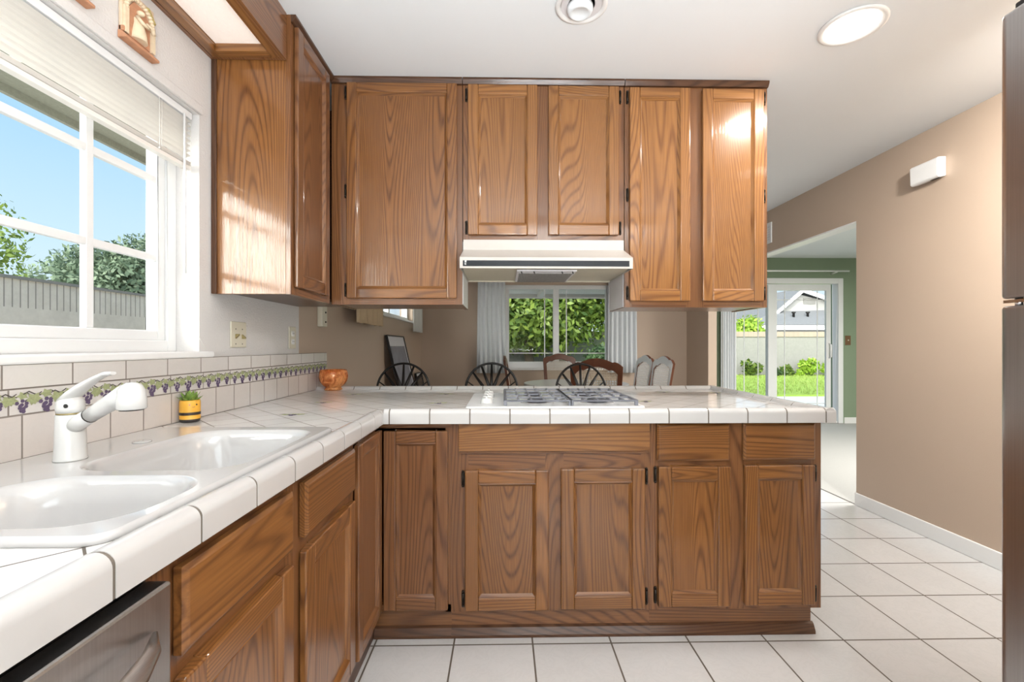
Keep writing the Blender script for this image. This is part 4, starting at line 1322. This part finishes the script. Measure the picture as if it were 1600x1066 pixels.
fill_fixture('square boxed fill light added out of view in the carpeted family room', 4.2, 3.6, .9, .9, 140, (1, .97, .93))

# ------------------------------------------------------------------ dishwasher and fridge
DX = -.452
dw = thing('dishwasher', 'stainless steel dishwasher with a bowed bar handle beside the sink cabinet', 'dishwasher', (DX, .32, 0))
DY0, DY1 = .022, .622
mb = MB(); mb.box(-1.06, DX - .035, DY0, DY1, .10, .856)
mb.build('tub', 'black_metal', dw)
mb = MB(); mb.box(DX - .034, DX, DY0, DY1, .11, .846)
mb.build('door', 'steel_z', dw, bevel=.004)
mb = MB(); mb.box(DX - .10, DX - .06, DY0, DY1, .0, .10)
mb.build('toe_panel', 'black_metal', dw)
mb = MB()
pth = []
for i in range(17):
    f = i / 16; y = DY0 + .035 + f * (DY1 - DY0 - .07); bow = math.sin(PI * f)
    pth.append((DX + .004 + .052 * bow ** .55, y, .796 - .022 * bow))
mb.tube(pth, [.003 + .021 * math.sin(PI * i / 16) ** .7 for i in range(17)], 16, flat=.62)
mb.build('handle', 'steel_y', dw)
FX = .985
zf = pt(1558, 30, X=FX).z
FY1 = pt(1556, 500, X=FX).y
fr = thing('refrigerator', 'stainless steel refrigerator standing at the right edge', 'refrigerator', (FX, FY1 - .4, 0))
FY0 = FY1 - .82
zg0, zg1 = pt(1558, 479.5, X=FX).z, pt(1558, 468, X=FX).z
mb = MB(); mb.box(FX + .075, FX + .74, FY0 + .005, FY1 - .005, .02, zf - .012)
mb.build('body', 'fridge_side', fr, bevel=.004)
def fdoor(nm, z0, z1):
    mb = MB()
    pr = [(FX + .070, FY0), (FX + .012, FY0), (FX, FY0 + .012), (FX - .004, (FY0 + FY1) / 2), (FX, FY1 - .012), (FX + .012, FY1), (FX + .070, FY1)]
    mb.prism(pr, 'z', z0, z1)
    return mb.build(nm, 'steel_z', fr, bevel=.006, seg=3)
fdoor('freezer_door', zg1, zf); fdoor('fresh_food_door', .08, zg0)
mb = MB(); mb.box(FX + .006, FX + .060, FY1 - .050, FY1 - .008, zg0 + .006, zg0 + .012); mb.tube([(FX + .022, FY1 - .022, zg0 - .002), (FX + .022, FY1 - .022, zg1 + .002)], .006, 10)
mb.build('hinge', 'chrome', fr)
mb = MB(); mb.box(FX + .015, FX + .13, FY1 - .10, FY1 - .020, zf + .0005, zf + .018)
mb.build('hinge_cover', 'black_metal', fr, bevel=.003)
mb = MB(); mb.box(FX + .08, FX + .70, FY0 + .02, FY1 - .02, .0, .02)
mb.build('foot_grille', 'black_metal', fr)

# ------------------------------------------------------------------ dining room: curtains
def curtain(name, label, axis, at, u0, u1, z0, z1, amp, n, mat, group=None, flare=.06, side=-1):
    mb = MB(); K = n * 8; L = 7
    vs = []
    for j in range(L):
        f = j / (L - 1); z = z1 + (z0 - z1) * f
        sc = 1 + flare * f
        for i in range(K + 1):
            t = i / K
            u = (u0 + u1) / 2 + (t - .5) * (u1 - u0) * sc
            d = amp * (.55 + .45 * f) * (math.sin(2 * PI * n * t) + .25 * math.sin(2 * PI * n * 2.3 * t + 1.1)) + side * amp * 1.6
            vs.append((at + d, u, z) if axis == 'x' else (u, at + d, z))
    fs = [(j * (K + 1) + i, j * (K + 1) + i + 1, (j + 1) * (K + 1) + i + 1, (j + 1) * (K + 1) + i) for j in range(L - 1) for i in range(K)]
    mb.add(vs, fs, 0, True)
    o = mb.build(name, mat, clean=False)
    so = o.modifiers.new('cloth', 'SOLIDIFY'); so.thickness = .003
    return tag(o, label, 'curtain', group)
yc = YB - .05
curtain('curtain', 'pale grey pleated curtain hanging left of the back dining window', 'y', yc, pt(747, 500, Y=yc).x, pt(789, 500, Y=yc).x, pt(760, 583, Y=yc).z, 2.16, .022, 6, 'curtain_grey', flare=.10)
curtain('curtain', 'pale grey pleated curtain hanging right of the back dining window', 'y', yc, pt(950, 500, Y=yc).x, pt(993, 500, Y=yc).x, pt(970, 582.5, Y=yc).z, 2.16, .022, 6, 'curtain_grey', flare=.06)
xq = XL + .05
curtain('curtain', 'tan pleated curtain on the left dining wall nearest the kitchen', 'x', xq, pt(556, 500, X=XL + .09).y, pt(599, 500, X=XL + .09).y, 1.335, 2.16, .024, 5, 'curtain_tan', flare=0, side=1)
curtain('curtain', 'white curtain on the left dining wall next to the far corner', 'x', xq, pt(645, 500, X=XL + .09).y, pt(660, 500, X=XL + .09).y, 1.335, 2.16, .024, 3, 'curtain_white', flare=0, side=1)
for nm, lab, a, b in (('curtain_rod', 'white curtain rod above the back dining window', (pt(742, 400, Y=YB - .05).x, YB - .09, 2.176), (pt(1000, 400, Y=YB - .05).x, YB - .09, 2.176)),
                      ('curtain_rod', 'white curtain rod over the small window on the left dining wall', (XL + .09, 3.42, 2.176), (XL + .09, 6.05, 2.176))):
    t = thing(nm, lab, 'curtain rod', a)
    mb = MB(); mb.tube([a, b], .010, 10); mb.build('rod', 'white_paint', t)
    mb = MB()
    for f in (.02, .98):
        p = Vector(a).lerp(Vector(b), f)
        q_ = Vector((p.x, YB - .001, p.z)) if abs(a[1] - b[1]) < .01 else Vector((XL + .001, p.y, p.z))
        mb.tube([p, q_], .006, 8)
    mb.build('bracket', 'white_paint', t)
# vertical blind by the sliding door and its rod
xg0, xg1 = pt(1125, 500, Y=YGRN - .08).x, pt(1147, 500, Y=YGRN - .08).x
curtain('curtain', 'gathered grey drape at the left side of the sliding door', 'y', YGRN - .07, xg0, xg1, .06, 2.24, .028, 6, 'curtain_grey', flare=0)
ra, rb = pt(1118, 423, Y=YGRN - .12), pt(1327, 423, Y=YGRN - .12)
t = thing('curtain_rod', 'long white curtain rod on the green wall over the sliding door', 'curtain rod', ra)
mb = MB(); mb.tube([(ra.x, ra.y, 2.265), (rb.x, rb.y, 2.265)], .013, 10); mb.build('rod', 'white_paint', t)
mb = MB()
for x in (ra.x + .1, rb.x - .18): mb.tube([(x, ra.y, 2.252), (x, YGRN - .001, 2.240)], .010, 8)
mb.build('bracket', 'white_paint', t)

# ------------------------------------------------------------------ dining furniture
TCX, TCY = .78, 4.85
tb = thing('dining_table', 'oval white topped dining table between the cane chairs', 'table', (TCX, TCY, 0))
mb = MB(); n = 48; A_, B_ = .56, .56
for z0, z1, k in ((.735, .765, 1.0),):
    vs = [(TCX + A_ * k * math.cos(2 * PI * i / n), TCY + B_ * k * math.sin(2 * PI * i / n), z) for z in (z0, z1) for i in range(n)]
    mb.add(vs, [tuple(range(n)), tuple(range(2 * n - 1, n - 1, -1))] + [(i, (i + 1) % n, n + (i + 1) % n, n + i) for i in range(n)])
mb.build('tabletop', 'table_white', tb, bevel=.006)
mb = MB(); mb.lathe([(.10, .05), (.07, .10), (.05, .30), (.07, .55), (.11, .70), (.2, .734)], TCX, TCY, 24)
mb.build('pedestal', 'mahogany', tb)
for k in range(4):
    a = PI / 4 + k * PI / 2
    mb = MB(); mb.tube([(TCX + .06 * math.cos(a), TCY + .06 * math.sin(a), .16), (TCX + .22 * math.cos(a), TCY + .22 * math.sin(a), .10), (TCX + .38 * math.cos(a), TCY + .38 * math.sin(a), .028)], [.035, .03, .025], 10)
    mb.build('foot', 'mahogany', tb)
def make_chair(pale=False):
    """cane back dining chair, facing -Y (its back stands at +Y)"""
    t = thing('dining_chair', 'x', 'chair', (0, 0, 0))
    mb = MB(); n = 24
    pts = [(-.21, .20), (.21, .20), (.235, -.22), (.12, -.245), (-.12, -.245), (-.235, -.22)]
    mb.prism(pts, 'z', .40, .435)
    mb.build('seat_frame', 'mahogany', t, bevel=.006)
    mb = MB(); mb.prism([(x * .92, y * .92) for x, y in pts], 'z', .4355, .475)
    mb.build('seat_cushion', 'seat_fabric', t, bevel=.015, seg=3)
    def bk(x, z): return (x, .205 + (z - .46) * .16, z)       # raked back
    for s_ in (-1, 1):
        mb = MB(); mb.tube([(s_ * .215, -.20, .398), (s_ * .225, -.225, .25), (s_ * .21, -.215, .0)], [.024, .020, .013], 10)
        mb.build('leg', 'mahogany', t)
        mb = MB(); mb.tube([(s_ * .19, .19, .398), (s_ * .195, .21, .2), (s_ * .205, .25, .0)], [.022, .019, .014], 10)
        mb.build('leg', 'mahogany', t)
    top = []
    for i in range(21):
        x = -.215 + .43 * i / 20; a = abs(x) / .215
        z = .985 + .075 * math.cos(a * PI * .5) ** 1.2 + (.018 * math.cos((a - .8) * PI * 2.2) if a > .6 else 0)
        top.append((x, z))
    inner = [(x * .80, z - .062 - .01 * (1 - abs(x) / .215)) for x, z in top]
    mb = MB()
    def slab(poly, th=.026):
        nn = len(poly); o0 = len(mb.f)
        f = [bk(x, z) for x, z in poly]; b = [(p[0], p[1] + th, p[2] + th * .15) for p in f]
        mb.add(f + b, [tuple(range(nn)), tuple(range(2 * nn - 1, nn - 1, -1))] + [(i, (i + 1) % nn, nn + (i + 1) % nn, nn + i) for i in range(nn)])
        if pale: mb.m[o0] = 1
    for i in range(20): slab([top[i], top[i + 1], inner[i + 1], inner[i]])
    for s_ in (0, -1):
        sg = -1 if s_ == 0 else 1
        slab([top[s_], inner[s_], (sg * .150, .52), (sg * .19, .436)])
    slab([(-.150, .52), (.150, .52), (.165, .56), (-.165, .56)])
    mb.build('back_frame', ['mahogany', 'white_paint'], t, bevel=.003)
    mb = MB()
    zb_, zt_ = .555, .95
    def xlim(z): return .15 + (z - .52) * (.172 - .15) / .45
    for i in range(17):
        x = -.165 + .33 * i / 16
        zi = 0.985 + .075 * math.cos(min(1, abs(x / .8) / .215) * PI * .5) ** 1.2 - .07
        p0, p1 = bk(x, zb_), bk(x, zi)
        mb.tube([(p0[0], p0[1] + .012, p0[2]), (p1[0], p1[1] + .012, p1[2])], .0034, 4, smooth=False)
    for j in range(24):
        z = zb_ + .47 * j / 23
        hw = xlim(z)
        if z > .93: hw = .172 * max(0.15, (1.05 - z) / .12)
        hw = min(hw, .172)
        p0, p1 = bk(-hw, z), bk(hw, z)
        mb.tube([(p0[0], p0[1] + .014, p0[2]), (p1[0], p1[1] + .014, p1[2])], .0034, 4, smooth=False)
    mb.build('cane_panel', 'white_paint' if pale else 'cane', t)  # white cane stands in for glare
    return t
chair0 = make_chair()
glare_chair = make_chair(True)  # front and cane painted white to imitate window glare on the wood
spots = [(pt(877, 560, Y=5.72).x, 5.62, 0.0, 'cane back wooden dining chair standing with its back to the window'),
         (pt(930, 570, Y=4.05).x, 3.98, PI - .22, 'cane back wooden dining chair right behind the right hand bar stool'),
         (pt(800, 570, Y=4.7).x + .235, 4.72, PI / 2 - .05, 'wooden dining chair seen edge on at the left side of the table'),
         (pt(994, 570, Y=5.0).x - .20, 4.97, -PI / 2 + .10, 'cane back dining chair, window glare painted white on its front, left one of the pair'),
         (pt(1016, 570, Y=4.6).x - .20, 4.46, -PI / 2 + .12, 'cane back dining chair, glare painted white on its front, far right of the row')]
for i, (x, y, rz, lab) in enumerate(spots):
    c = chair0 if i == 0 else (glare_chair if i == 3 else copy_tree(glare_chair if i == 4 else chair0))
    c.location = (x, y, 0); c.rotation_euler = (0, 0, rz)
    c['label'] = lab; c['group'] = 'dining chairs round the white table'
def make_stool():
    """metal stool; its fan back stands at -Y and it faces +Y... seat towards the worktop"""
    t = thing('bar_stool', 'x', 'stool', (0, 0, 0))
    mb = MB(); mb.lathe([(.175, .615), (.19, .622), (.19, .645), (.17, .662), (0, .668)], 0, 0, 28)
    mb.build('seat', 'black_metal', t)
    for a in (PI / 4, 3 * PI / 4, 5 * PI / 4, 7 * PI / 4):
        mb = MB(); mb.tube([(.13 * math.cos(a), .13 * math.sin(a), .614), (.17 * math.cos(a), .17 * math.sin(a), .3), (.23 * math.cos(a), .23 * math.sin(a), .0)], .012, 10)
        mb.build('leg', 'black_metal', t)
    mb = MB(); mb.tube([(.175 * math.cos(2 * PI * i / 24), .175 * math.sin(2 * PI * i / 24), .27) for i in range(25)], .008, 8, caps=False)
    mb.build('foot_ring', 'black_metal', t)
    yb3 = .165; zc3 = .845; Rr = .190
    P3 = lambda x, z: (x, yb3 + .02 + (z - .66) * .12, z)
    mb = MB()
    arc = [P3(Rr * math.cos(a), zc3 + Rr * math.sin(a)) for a in [R(-25) + R(230) * i / 32 for i in range(33)]]
    mb.tube(arc, .0085, 8)
    mb.build('back_hoop', 'black_metal', t)
    for k in range(9):
        a = R(90) + R(24) * (k - 4)
        e_ = Vector(P3((Rr - .004) * math.cos(a), zc3 + (Rr - .004) * math.sin(a)))
        s_ = Vector(P3(.022 * (4 - k) / 4, .70 + .01 * abs(k - 4)))
        m1 = s_.lerp(e_, .5) + Vector((-.02 * math.copysign(min(1, abs(k - 4)), k - 4) * -1, 0, .012 * (abs(k - 4) > 0)))
        mb = MB(); mb.tube([s_, m1, e_] if k != 4 else [s_, s_.lerp(e_, .5), e_], [.012, .0125, .007], 8, flat=.55)
        mb.build('back_spoke', 'black_metal', t)
    mb = MB(); mb.tube([P3(0, .60 + .04), P3(0, .74)], [.02, .026], 10, flat=.5)
    mb.tube([P3(Rr * math.cos(R(-25)), zc3 + Rr * math.sin(R(-25))), P3(.10, .70), (.08, .15, .64)], .0085, 8)
    mb.tube([P3(Rr * math.cos(R(205)), zc3 + Rr * math.sin(R(205))), P3(-.10, .70), (-.08, .15, .64)], .0085, 8)
    mb.build('back_stem', 'black_metal', t)
    return t
st0 = make_stool()
for i, (px, Y, rz, lab) in enumerate(((629, 3.10, 0, 'black metal fan back bar stool in front of the leaning picture frames'),
                                      (768, 3.10, 0, 'black metal fan back bar stool in front of the left grey curtain'),
                                      (920, 2.98, .25, 'black metal fan back bar stool behind the cooktop grates'))):
    s_ = st0 if i == 0 else copy_tree(st0)
    s_.location = (pt(px, 590, Y=Y + .19).x, Y, 0); s_.rotation_euler = (0, 0, rz)
    s_['label'] = lab; s_['group'] = 'bar stools along the back of the peninsula'
# pictures leaning on the left dining wall
def leaning(name, label, ya, yb, h, lean, mats, border):
    t = thing(name, label, 'picture', (XL + lean, (ya + yb) / 2, 0))
    th = .022
    d = Vector((-lean + .004, 0, h)).normalized(); nrm = Vector((d.z, 0, -d.x))
    O = Vector((XL + lean + .004, 0, .002))
    P = lambda y, s_, n_: O + d * s_ + nrm * n_ + Vector((0, y, 0))
    L = h / d.z * .985
    def slab(mb, y0, y1, s0, s1, n0, n1):
        vs = [P(y, s_, n_) for y in (y0, y1) for s_ in (s0, s1) for n_ in (n0, n1)]
        mb.add(vs, [(0, 1, 3, 2), (4, 6, 7, 5), (0, 4, 5, 1), (2, 3, 7, 6), (0, 2, 6, 4), (1, 5, 7, 3)])
    mb = MB(); b = .012
    slab(mb, ya, ya + b, 0, L, 0, th); slab(mb, yb - b, yb, 0, L, 0, th); slab(mb, ya + b, yb - b, 0, b, 0, th); slab(mb, ya + b, yb - b, L - b, L, 0, th)
    mb.build('picture_frame', 'black_metal', t)
    mb = MB(); slab(mb, ya + b, yb - b, b, L - b, .002, .012); mb.build('mat_board', mats[0], t)
    mb = MB(); slab(mb, ya + b + border * .4, yb - b - border * .4, b + border * 2.6, L - b - border, .0125, .0135); mb.build('print', mats[1], t)
    return t
xlean = XL + .14
leaning('framed_picture', 'tall black framed blue grey print leaning on the left dining wall', pt(606, 560, X=XL + .04).y, pt(632, 560, X=XL + .04).y, 1.285, .30, ('picture_mat', 'picture_blue'), .10)
leaning('framed_picture', 'small dark framed photo leaning low in the far dining corner', pt(650, 590, X=XL + .03).y, pt(671, 590, X=XL + .12).y - .1, .82, .16, ('picture_mat', 'dark_photo'), .03)

# ------------------------------------------------------------------ outside
mb = MB(); mb.box(-30, 40, -12, 60, -.30, -.125)
struct(mb.build('ground', 'concrete'))
mb = MB(); mb.box(-4.0, 2.99, YB + .17, 9.4, -.0095, .0); mb.box(3.0, 30, YGRN + .17, 10.4, -.124, -.02)
struct(mb.build('floor_patio', 'concrete'))
# lawn: slab plus blades
ml = plain('lawn_green', (.30, .44, .07), .9, var=.35, vscale=40)
mb = MB(); mb.box(-4.0, 2.99, YB + .17, 17.45, -.124, -.01)
struct(mb.build('ground_bed', 'mulch'))
mb = MB(); mb.box(3.0, 22, 10.4, 17.45, -.124, .02)
lw = struct(mb.build('ground_lawn', 'lawn_green'))
rng = random.Random(7)
mb = MB()
for i in range(9000):
    x, y = rng.uniform(4.4, 13.5), rng.uniform(10.42, 17.4)
    h = rng.uniform(.03, .075); a = rng.uniform(0, PI); w = .012
    dx, dy = w * math.cos(a), w * math.sin(a); lx, ly = rng.uniform(-.03, .03), rng.uniform(-.03, .03)
    mb.add([(x - dx, y - dy, .019), (x + dx, y + dy, .019), (x + lx, y + ly, .02 + h)], [(0, 1, 2)])
o = mb.build('grass', 'grass_blade', clean=False)
tag(o, 'bright green grass growing on the back lawn', 'grass', kind='stuff')
# long garden wall at the back
gw = thing('garden_wall', 'grey rendered block wall with a brick coping behind the lawn', 'wall', (3, 17.6, 0))
mb = MB(); mb.box(-9, 24, 17.5, 17.7, -.12, 1.52)
mb.build('wall_face', 'fence_block', gw)
tile('coping_brick', .20, .012, (.33, .27, .22), (.24, .21, .18), .85, loc=(0, 0, 0), axes='xz', sizey=1.0, mottled=.1)
mb = MB(); mb.box(-9, 24, 17.46, 17.74, 1.52, 1.72)
mb.build('coping', 'coping_brick', gw)
# side wall seen through the kitchen window
m_, t_, b_ = new_mat('ribbed_block')
src = nd(t_, 'ShaderNodeNewGeometry').outputs['Position']
sp = nd(t_, 'ShaderNodeSeparateXYZ'); lk(t_, src, sp.inputs[0])
fr_ = mathn(t_, 'FRACT', mathn(t_, 'DIVIDE', sp.outputs['Y'], .062))
gr_ = mathn(t_, 'LESS_THAN', fr_, .16)
up_ = mathn(t_, 'GREATER_THAN', sp.outputs['Z'], 1.485)
gk = mathn(t_, 'MULTIPLY', gr_, up_)
nz = noise(t_, src, 9, 5, .7)
cb0 = mixc(t_, nz, (.48, .44, .385), (.76, .71, .635))
lk(t_, mixc(t_, gk, cb0, (.27, .25, .22)), b_.inputs['Base Color'])
b_.inputs['Roughness'].default_value = .9
bump(t_, b_, nz, .6, .01)
M['ribbed_block'] = m_
sw_ = thing('garden_wall', 'grey ribbed block wall outside the kitchen window', 'wall', (-4.1, 5, 0))
mb = MB(); mb.box(-4.25, -4.05, -4, 17.4, -.12, 1.72)
mb.build('wall_face', 'ribbed_block', sw_)
mb = MB(); mb.box(-4.27, -4.03, -4, 17.4, 1.72, 1.745)
mb.build('coping', 'fence_block', sw_)
# eaves
mb = MB(); mb.box(-1.95, XL - WT - .001, 1.66, 6.9, 2.19, 2.215); mb.box(-1.97, -1.95, 1.66, 6.9, 2.158, 2.35)
struct(mb.build('trim_eave', 'eave_stucco'))
mb = MB(); mb.box(-2.2, 2.6, YB + .17, 7.75, 2.055, 2.075); mb.box(-2.2, 2.6, 7.75, 7.80, 1.985, 2.20)
for x in (-.6, .62, 1.85): mb.box(x - .04, x + .04, YB + .17, 7.75, 1.975, 2.05)
struct(mb.build('trim_patio_cover', 'patio_wood'))

def blob_tree(name, label, cat, c, rad, n, leaf, mat, trunk=None, seed=1, cut=None, group=None, lobes=9):
    t = thing(name, label, cat, (c[0], c[1], 0), group)
    rg = random.Random(seed)
    lob = []
    for i in range(lobes):
        a, b = rg.uniform(0, 2 * PI), rg.uniform(-.7, 1)
        k = rg.uniform(.25, .68)
        lob.append((c[0] + rad[0] * k * math.cos(a), c[1] + rad[1] * k * math.sin(a), c[2] + rad[2] * .6 * b, rg.uniform(.35, .58)))
    mb = MB()
    for i in range(n):
        lx, ly, lz, lr = lob[rg.randrange(lobes)]
        d = Vector((rg.gauss(0, 1), rg.gauss(0, 1), rg.gauss(0, 1))).normalized()
        k = lr * rg.uniform(.72, 1.05)
        p = Vector((lx + d.x * rad[0] * k, ly + d.y * rad[1] * k, lz + d.z * rad[2] * k))
        if cut is not None and p.z < cut: p.z = cut + rg.uniform(0, .2) * rad[2]
        u = Vector((rg.gauss(0, 1), rg.gauss(0, 1), rg.gauss(0, 1))).normalized()
        w_ = u.cross(d + Vector((.01, .02, .03))).normalized()
        s1 = leaf * rg.uniform(.6, 1.3)
        mb.add([p - u * s1, p + w_ * s1 * .45, p + u * s1, p - w_ * s1 * .45], [(0, 1, 2, 3)])
    mb.build('foliage', mat, t, clean=False)
    if trunk:
        for pth_, rs_ in trunk:
            mb = MB(); mb.tube(pth_, rs_, 10); mb.build('trunk' if pth_[0][2] < .1 else 'branch', 'bark', t)
    return t
# tree beyond the dining window
tx, ty = pt(827, 560, Y=15.3).x, 15.3
blob_tree('garden_tree', 'leafy tree with a leaning trunk behind the back dining window', 'tree', (tx + .3, ty, 2.62), (4.1, 2.3, 1.95), 30000, .115, 'leaf_mid',
          [([(tx + .05, ty, 0), (tx, ty, .7), (tx - .05, ty, 1.1), (tx - .35, ty, 1.9), (tx - .6, ty, 2.6)], [.20, .16, .14, .10, .06]),
           ([(tx - .04, ty, 1.05), (tx + .3, ty, 1.7), (tx + .7, ty, 2.6)], [.11, .09, .05])], seed=3, lobes=36)
blob_tree('garden_tree', 'bright leafed tree over the wall at the left of the dining window', 'tree', (tx - 1.6, 19.5, 2.7), (2.2, 1.4, 1.7), 3500, .16, 'leaf_bright', [([(tx - 1.6, 19.5, 0), (tx - 1.6, 19.5, 2.4)], [.2, .12])], seed=5)
blob_tree('garden_shrub', 'dark green shrub low under the right dining pane', 'shrub', (2.6, 12.0, .6), (.6, .5, .55), 1400, .10, 'leaf_dark', seed=8)
# trees beyond the side wall
k_ = pt(175, 420, X=-14)
blob_tree('garden_tree', 'big round grey green tree beyond the ribbed side wall', 'tree', (-14, k_.y + .6, 3.15), (2.3, 3.4, 1.9), 16000, .10, 'leaf_grey', [([(-14, k_.y, 0), (-14, k_.y, 3)], [.3, .2])], seed=11, lobes=14)
k2 = pt(8, 395, X=-6.5)
blob_tree('garden_tree', 'thin sparse tree beyond the side wall at the left edge', 'tree', (-6.5, k2.y - .15, 2.35), (.42, .42, .75), 700, .042, 'leaf_mid', [([(-6.5, k2.y - .2, 0), (-6.5, k2.y - .2, 2.4)], [.05, .02])], seed=13)
# hedge and far trees behind garden wall, right
h0 = pt(1172, 510, Y=20.5)
blob_tree('garden_hedge', 'bright green bush showing over the back wall by the fixed glass', 'hedge', (h0.x - .1, 20.5, 1.3), (1.2, .9, 1.35), 4200, .11, 'leaf_bright', seed=21)
h1 = pt(1180, 490, Y=36)
blob_tree('garden_tree', 'distant dark tree between the bush and the gabled house', 'tree', (h1.x - .5, 44, 3.2), (2.3, 1.5, 1.3), 1300, .22, 'leaf_dark', [([(h1.x - .5, 44, 0), (h1.x - .5, 44, 3)], [.25, .15])], seed=22)
rsh = ((1170, 576, .36, 'leaf_mid', 'spiky dark shrub against the back wall behind the fixed glass'),
       (1227, 578, .26, 'leaf_mid', 'small dark shrub at the back wall beside the door stile'),
       (1258, 576, .40, 'leaf_bright', 'bright round shrub at the back wall in the middle of the sliding glass'),
       (1286, 577, .34, 'leaf_bright', 'bright shrub at the back wall near the door handle side'),
       (1199, 583, .18, 'leaf_dark', 'tiny low shrub at the back wall behind the door stile'))
for i, (px, py, s_, mt, lab) in enumerate(rsh):
    p = pt(px, py, Y=17.1)
    blob_tree('garden_shrub', lab, 'shrub', (p.x + (.25 if i == 3 else (.28 if i == 4 else 0)), 17.0, .02 + s_ * .75), (s_ * 1.05, s_ * .6, s_), 420, .10, mt, seed=30 + i, cut=.03, group='shrubs at the foot of the back wall', lobes=5)
# gabled neighbour house
HY = 30.0
hp = lambda px, py: pt(px, py, Y=HY)
pk, le, re_ = hp(1247, 456), hp(1203, 497), hp(1310, 484)
hs = thing('house', 'white gabled neighbour house with a grey roof beyond the back wall', 'house', (pk.x, HY, 0))
zb_h = hp(1250, 525).z - 1.2
mb = MB(); mb.prism([(le.x + .2, 0), (re_.x + 3, 0), (re_.x + 3, le.z + .1), (pk.x, pk.z - .15), (le.x + .2, le.z - .05)], 'y', HY, HY + 6)
mb.build('gable_wall', 'house_wall', hs)
mb = MB()
for (a, b) in ((le, pk), ):
    mb.prism([(a.x - .5, a.z - .28), (b.x, b.z + .02), (b.x, b.z + .22), (a.x - .5, a.z - .08)], 'y', HY - .5, HY + 6)
mb.prism([(pk.x, pk.z + .02), (re_.x + 3.5, re_.z - .9), (re_.x + 3.5, re_.z - .7), (pk.x, pk.z + .22)], 'y', HY - .5, HY + 6)
mb.build('roof', 'roof_shingle', hs)
mb = MB()
mb.prism([(le.x - .5, le.z - .38), (pk.x, pk.z - .10), (pk.x, pk.z + .16), (le.x - .5, le.z - .12)], 'y', HY - .56, HY - .505)
mb.prism([(pk.x, pk.z - .10), (re_.x + 3.5, re_.z - 1.0), (re_.x + 3.5, re_.z - .74), (pk.x, pk.z + .16)], 'y', HY - .56, HY - .505)
mb.build('barge_board', 'white_paint', hs)
q0, q1 = pt(1205, 508, Y=HY - 2.2), pt(1300, 484, Y=HY - .1)
mb = MB(); mb.add([(q0.x - 1.6, HY - 2.4, q0.z - .1), (re_.x + 3.5, HY - 2.4, q0.z - .02), (re_.x + 3.5, HY - .1, q1.z), (le.x + .1, HY - .1, q1.z - .25)], [(0, 1, 2, 3)])
pr_ = mb.build('porch_roof', 'roof_shingle', hs)
pr_.modifiers.new('depth', 'SOLIDIFY').thickness = .12
mb = MB(); mb.box(q0.x - 1.2, re_.x + 3.5, HY - 2.44, HY - 2.39, q0.z - .30, q0.z - .04)
mb.build('fascia', 'white_paint', hs)
mb = MB(); mb.box(pt(1262, 470, Y=HY).x - .3, pt(1262, 470, Y=HY).x + .5, HY - .04, HY - .001, hp(1260, 472).z - .15, hp(1260, 466).z)
mb.build('gable_vent', 'fence_block', hs)
mb = MB()
for px in (1240, 1262):
    c = pt(px, 497, Y=HY - 1.3); mb.lathe([(.07, c.z - .25), (.07, c.z + .30), (.12, c.z + .32), (.12, c.z + .40), (0, c.z + .42)], c.x, HY - 1.3, 10)
mb.build('roof_vent', 'black_metal', hs)
